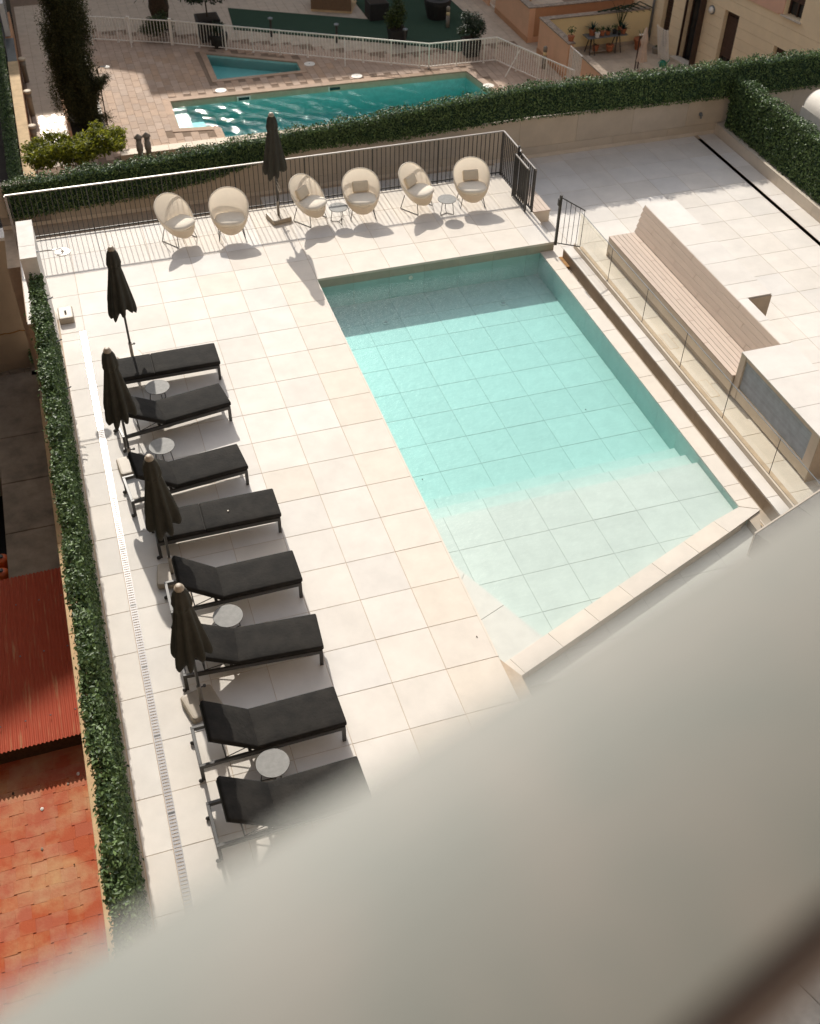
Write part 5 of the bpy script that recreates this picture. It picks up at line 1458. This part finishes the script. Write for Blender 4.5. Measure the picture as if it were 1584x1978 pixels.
# ================================================================== OLD PROPERTY ON THE LEFT
opw = thing('party_wall', 'old party wall with a crumbling tan top beside the left hedge', 'wall', (0, 0, 0))
MB().box(-5.40, -4.80, -7, 12.6, -6.3, -3.45).build('wall_body', 'old_plaster', opw)
for k in range(8): MB().cbox(-5.41, -4.80, -7 + k * 2.45 + .006, -7 + (k + 1) * 2.45 - .006, -3.45, -3.40, .01).build('cap_slab', 'tan_cap', opw)
old = thing('old_house', 'old house with cracked plaster wall at the left edge', 'house', (-9, 16.6, -6.3))
MB().box(0, 3.62, 0, .4, 0, 4.82).build('front_wall', 'old_plaster', old)
MB().box(0, 3.70, -.05, .45, 4.82, 4.90).build('wall_cap', 'white_plaster', old)
for (z, x0, x1) in ((2.05, .4, 3.62), (.98, 1.6, 3.5)):
    crk = MB(); xs_ = np.linspace(x0, x1, 26); zs_ = z + np.cumsum(rng.normal(0, .022, 26)) + .12 * (xs_ - x0) / 3
    for q in range(25): crk.add([(xs_[q], -.012, zs_[q] - .012), (xs_[q + 1], -.012, zs_[q + 1] - .012), (xs_[q + 1], -.012, zs_[q + 1] + .012), (xs_[q], -.012, zs_[q] + .014), (xs_[q], .0, zs_[q] - .012), (xs_[q + 1], .0, zs_[q + 1] - .012), (xs_[q + 1], .0, zs_[q + 1] + .012), (xs_[q], 0, zs_[q] + .014)], [(0, 1, 2, 3), (0, 4, 5, 1), (3, 2, 6, 7)])
    crk.build('crack', 'rust', old)
MB().box(3.3, 3.62, -.9, -.01, 0, 1.4).build('buttress', 'old_concrete', old)
for k in range(9):
    b_ = soft_box(rng.uniform(.3, .5), .3, rng.uniform(.15, .26), .05, 'old_concrete', 2, 'stone'); put('stone', b_, old, (.3 + k * .37, -.12, .85 + rng.uniform(0, .12)), (rng.uniform(-.2, .2), rng.uniform(-.2, .2), rng.uniform(-.3, .3)))
crf = thing('concrete_roof', 'stained flat concrete roof left of the hedge', 'roof', (0, 0, 0))
for a_, b_ in zip([8.42, 9.9, 11.6, 13.3], [9.9, 11.6, 13.3, 15.9]): MB().cbox(-6.66, -5.41, a_ + .008, b_ - .008, -5.5, -4.90, .012).build('slab', 'old_concrete', crf)
MB().cbox(-9, -6.67, 11.9, 15.9, -5.5, -4.92, .012).build('slab', 'old_concrete', crf)
MB().box(-5.47, -5.415, 8.5, 15.9, -4.90, -4.2).build('kerb', 'old_plaster', crf)
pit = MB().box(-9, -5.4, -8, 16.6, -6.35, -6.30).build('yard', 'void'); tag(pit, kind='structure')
for (x, y, lb) in ((-6.84, 9.55, 'upper of two orange plastic drums in the dark gap at the left edge'), (-6.86, 9.12, 'lower of two orange plastic drums in the dark gap at the left edge')):
    t = thing('plastic_drum', lb, 'drum', (x, y, -5.7), 0, 'orange drums at the left edge')
    MB().lathe([(.13, 0), (.15, .05), (.15, .22), (.143, .235), (.15, .25), (.15, .42), (.12, .46), (.05, .48)], 20).build('drum_body', 'orange_plastic', t, True); MB().lathe([(.045, .48), (.045, .52)], 12).build('cap', 'dark_steel', t)
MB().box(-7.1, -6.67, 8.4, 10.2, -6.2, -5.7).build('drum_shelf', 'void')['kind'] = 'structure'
# corrugated sheets
cs = thing('corrugated_roof', 'red painted corrugated sheet roof half in shadow at the left edge', 'roof', (0, 0, 0))
def corr(name, x0, x1, y0, y1, z0, z1):
    mb = MB(); pitch = .076; nx = int((x1 - x0) / pitch * 8)
    for j, (y, z) in enumerate(((y0, z0), (y1, z1))):
        for i in range(nx + 1):
            x = x0 + (x1 - x0) * i / nx; h = .019 * math.cos(2 * math.pi * (x - x0) / pitch)
            mb.v.append((x, y, z + h))
    for k2 in range(2):
        for j in range(2):
            for i in range(nx + 1):
                p = mb.v[j * (nx + 1) + i]; mb.v.append((p[0], p[1], p[2] - .004 * (k2 == 0)))
    o_ = 2 * (nx + 1); t_ = 4 * (nx + 1); b_ = len(mb.v)
    for i in range(nx + 1):
        p = mb.v[o_ + i]; mb.v.append(p)
    for i in range(nx):
        mb.f.append((i, i + 1, nx + 2 + i, nx + 1 + i)); mb.f.append((o_ + i + 1, o_ + i, o_ + nx + 1 + i, o_ + nx + 2 + i)); mb.f.append((t_ + i + 1, t_ + i, b_ + i, b_ + i + 1))
    return mb.build(name, 'red_sheet', cs, True)
corr('sheet', -8.1, -5.43, 6.15, 8.40, -4.795, -4.775); corr('sheet', -8.1, -5.43, 4.05, 6.25, -4.835, -4.79)
for x in np.arange(-7.9, -5.5, .456):
    for y in (4.6, 6.2, 7.6): MB().lathe([(.018, -.005), (.018, .0), (.005, .012)], 8, (x, y)).build('roof_bolt', 'zinc', cs, loc=(0, 0, -4.79 + .012))
MB().box(-8.1, -5.45, 3.9, 8.4, -6.3, -5.32).build('support_wall', 'old_plaster', cs)
for y in (4.15, 8.1): MB().box(-8.1, -5.45, y, y + .08, -5.31, -4.865).build('beam', 'bark', cs)
# flat terracotta tiled roof
tr_ = thing('tiled_roof', 'flat roof of weathered red clay tiles at the lower left', 'roof', (0, 0, 0))
MB().box(-9, -5.41, -8, 4.3, -6.2, -5.311).build('roof_bed', 'terracotta', tr_)
tms = [MB().cbox(-.1308, .1308, -.1288, .1288, -.04, 0, .002).mesh('tile', 'terracotta') for _ in range(1)]
cnt = 0; rest = MB()
for j in range(-24, 17):
    for i in range(14):
        x = -5.545 - i * .262 - (.0 if j % 2 else .05); y = j * .258 + .02 * (i % 2)
        if x < -8.9 or y > 4.2: continue
        zt_ = -5.30 + random.uniform(-.0035, .0025)
        if i < 8 and y > -5.4 and cnt < 298:
            put('tile', tms[0], tr_, (x, y, zt_), (random.uniform(-.012, .012), random.uniform(-.010, .010), 0)); cnt += 1
        else: rest.cbox(x - .1308, x + .1308, y - .1288, y + .1288, zt_ - .04, zt_, .002)
rest.build('tile', 'terracotta', tr_)['kind'] = 'stuff'
for k in range(15):
    x, y = rng.uniform(-7.4, -5.6), rng.uniform(-3, 3.8)
    o = MB().lathe([(.004, 0), (rng.uniform(.012, .035), .004), (.014, .012)], 7).build('debris', ['white_plaster', 'stone_cap', 'bark'][k % 3], tr_, False, (x, y, -5.293)); o.scale = (1, rng.uniform(.5, 1.8), 1)

# ================================================================== FAR BLOCKS north of the court (they shade it)
def block(label, x0, x1, y0, y1, za, zb):
    t = thing('apartment_block', label, 'building', (0, 0, 0), 0, 'apartment blocks around the court')
    MB().add([(x0, y0, -6.4), (x1, y0, -6.4), (x1, y1, -6.4), (x0, y1, -6.4), (x0, y0, za), (x1, y0, zb), (x1, y1, zb), (x0, y1, za)],
             [(3, 2, 1, 0), (4, 5, 6, 7), (0, 1, 5, 4), (1, 2, 6, 5), (2, 3, 7, 6), (3, 0, 4, 7)]).build('wall', 'block_wall', t)
    for zz in np.arange(-4.5, min(za, zb) - 1.5, 3.0):
        for xx in np.arange(x0 + .8, x1 - 1.2, 2.6): MB().box(xx, xx + 1.2, y0 - .03, y0 - .002, float(zz), float(zz) + 1.5).build('window', 'window_dark', t)
    return t
block('tall gabled block beyond the old house, outside the picture', -16, -5.68, 46, 54, 25.4, 22.5)
block('unseen tall block added left of the old house to cut sky light', -26, -9.3, -30, 40, 15, 15)  # added out of view; blocks sky so the left roofs go darker
block('block north of the court walkway, outside the picture', -5.67, -3.68, 58, 66, 10.0, 10.0)
block('low sloping block north of the court, outside the picture', -3.67, -.44, 58, 66, 6.5, 8.05)
block('wide block north of the far pool, outside the picture', -.43, 13.7, 58, 66, 9.6, 9.9)
block('block north of the patio, outside the picture', 13.71, 40, 58, 66, 14.5, 14.5)

# ================================================================== FOREGROUND
e21 = Vector((math.cos(R(20.8)), math.sin(R(20.8)), 0)); n21 = Vector((-e21.y, e21.x, 0))
H = .45
e18 = Vector((math.cos(R(18.2)), math.sin(R(18.2)), 0)); n18 = Vector((-e18.y, e18.x, 0))
AX = [e18, n18]
def along(s, n_, z): q = CP + AX[0] * s + AX[1] * n_; return (q.x, q.y, z)
ldg = thing('balcony_handrail', 'broad out of focus grey balcony handrail across the lower right corner', 'handrail', (CP.x, CP.y, 0))
def strip(n0, n1, z0, z1, s0=-3, s1=4):
    p = [along(s0, n0, 0), along(s1, n0, 0), along(s1, n1, 0), along(s0, n1, 0)]
    return MB().prism([(q[0] - CP.x, q[1] - CP.y) for q in p], z0, z1)
zl = CP.z - H
prof = [(.066 + .169 * k / 10, zl + .012 * (1 - (2 * k / 10 - 1) ** 2) - .0035 * (1 - k / 10)) for k in range(11)]
mb = MB()
for k in range(10):
    (n0, z0), (n1, z1) = prof[k], prof[k + 1]
    p = [along(-3, n0, z0), along(4, n0, z0), along(4, n1, z1), along(-3, n1, z1)]
    mb.add([(q[0] - CP.x, q[1] - CP.y, q[2]) for q in p], [(0, 1, 2, 3)])
p = [along(-3, .066, zl - .0035), along(4, .066, zl - .0035), along(4, .235, zl), along(-3, .235, zl)]
b4 = [(q[0] - CP.x, q[1] - CP.y, zl - .06) for q in p]; t4 = [(q[0] - CP.x, q[1] - CP.y, q[2]) for q in p]
mb.add(b4 + t4, [(3, 2, 1, 0), (0, 1, 5, 4), (2, 3, 7, 6), (1, 2, 6, 5), (3, 0, 4, 7)])
mb.build('rail_plate', 'ledge_metal', ldg, True)
strip(.052, .066, zl - .11, zl - .02).build('rail_web', 'dark_wood', ldg)
strip(.005, .022, zl - .50, zl - .47).build('lower_rail', 'dark_wood', ldg)
e20 = Vector((math.cos(R(19.9)), math.sin(R(19.9)), 0)); AX[:] = [e20, Vector((-e20.y, e20.x, 0))]
# lower balcony slab seen past the handrail
lb_ = thing('lower_terrace', 'grey paved lower terrace glimpsed beside the handrail at the lower right', 'terrace', (CP.x, CP.y, 0))
strip(3.3, 4.51, 2.6, 2.98, 9.0, 16).build('slab', 'grey_slate', lb_)
strip(-6, 3.295, 2.6, 2.98, 2.0, 16).build('slab', 'grey_slate', lb_)
strip(4.512, 4.53, 2.6, 3.0, 9.0, 16).build('edge_trim', 'curb_stone', lb_)
for i in range(6):
    for j in range(-7 if i > 1 else 0, 8):
        p = [along(9.0 + j * .8 + .004, 4.5 - .8 * i - .004, 0), along(9.8 + j * .8 - .004, 4.5 - .8 * i - .004, 0), along(9.8 + j * .8 - .004, 3.7 - .8 * i + .004, 0), along(9.0 + j * .8 + .004, 3.7 - .8 * i + .004, 0)]
        MB().prism([(q[0] - CP.x, q[1] - CP.y) for q in p][::-1], 2.98, 3.0).build('tile', 'grey_slate', lb_)
# ground beside the pool below the diagonal coping
lowg = MB().prism([(.98, -6.4), (8, -6.4), (8, 1.2), (6.4, 1.2), (1.0, -.9)], -1.2, -.5).build('lower_ground', 'porcelain'); lowg['kind'] = 'structure'
# own building
own = thing('apartment_building', 'apartment building the photograph was taken from', 'building', (CP.x, CP.y, 0))
strip(-9, -1.2, -6, 18, -14, 22).build('wall', 'block_wall', own)
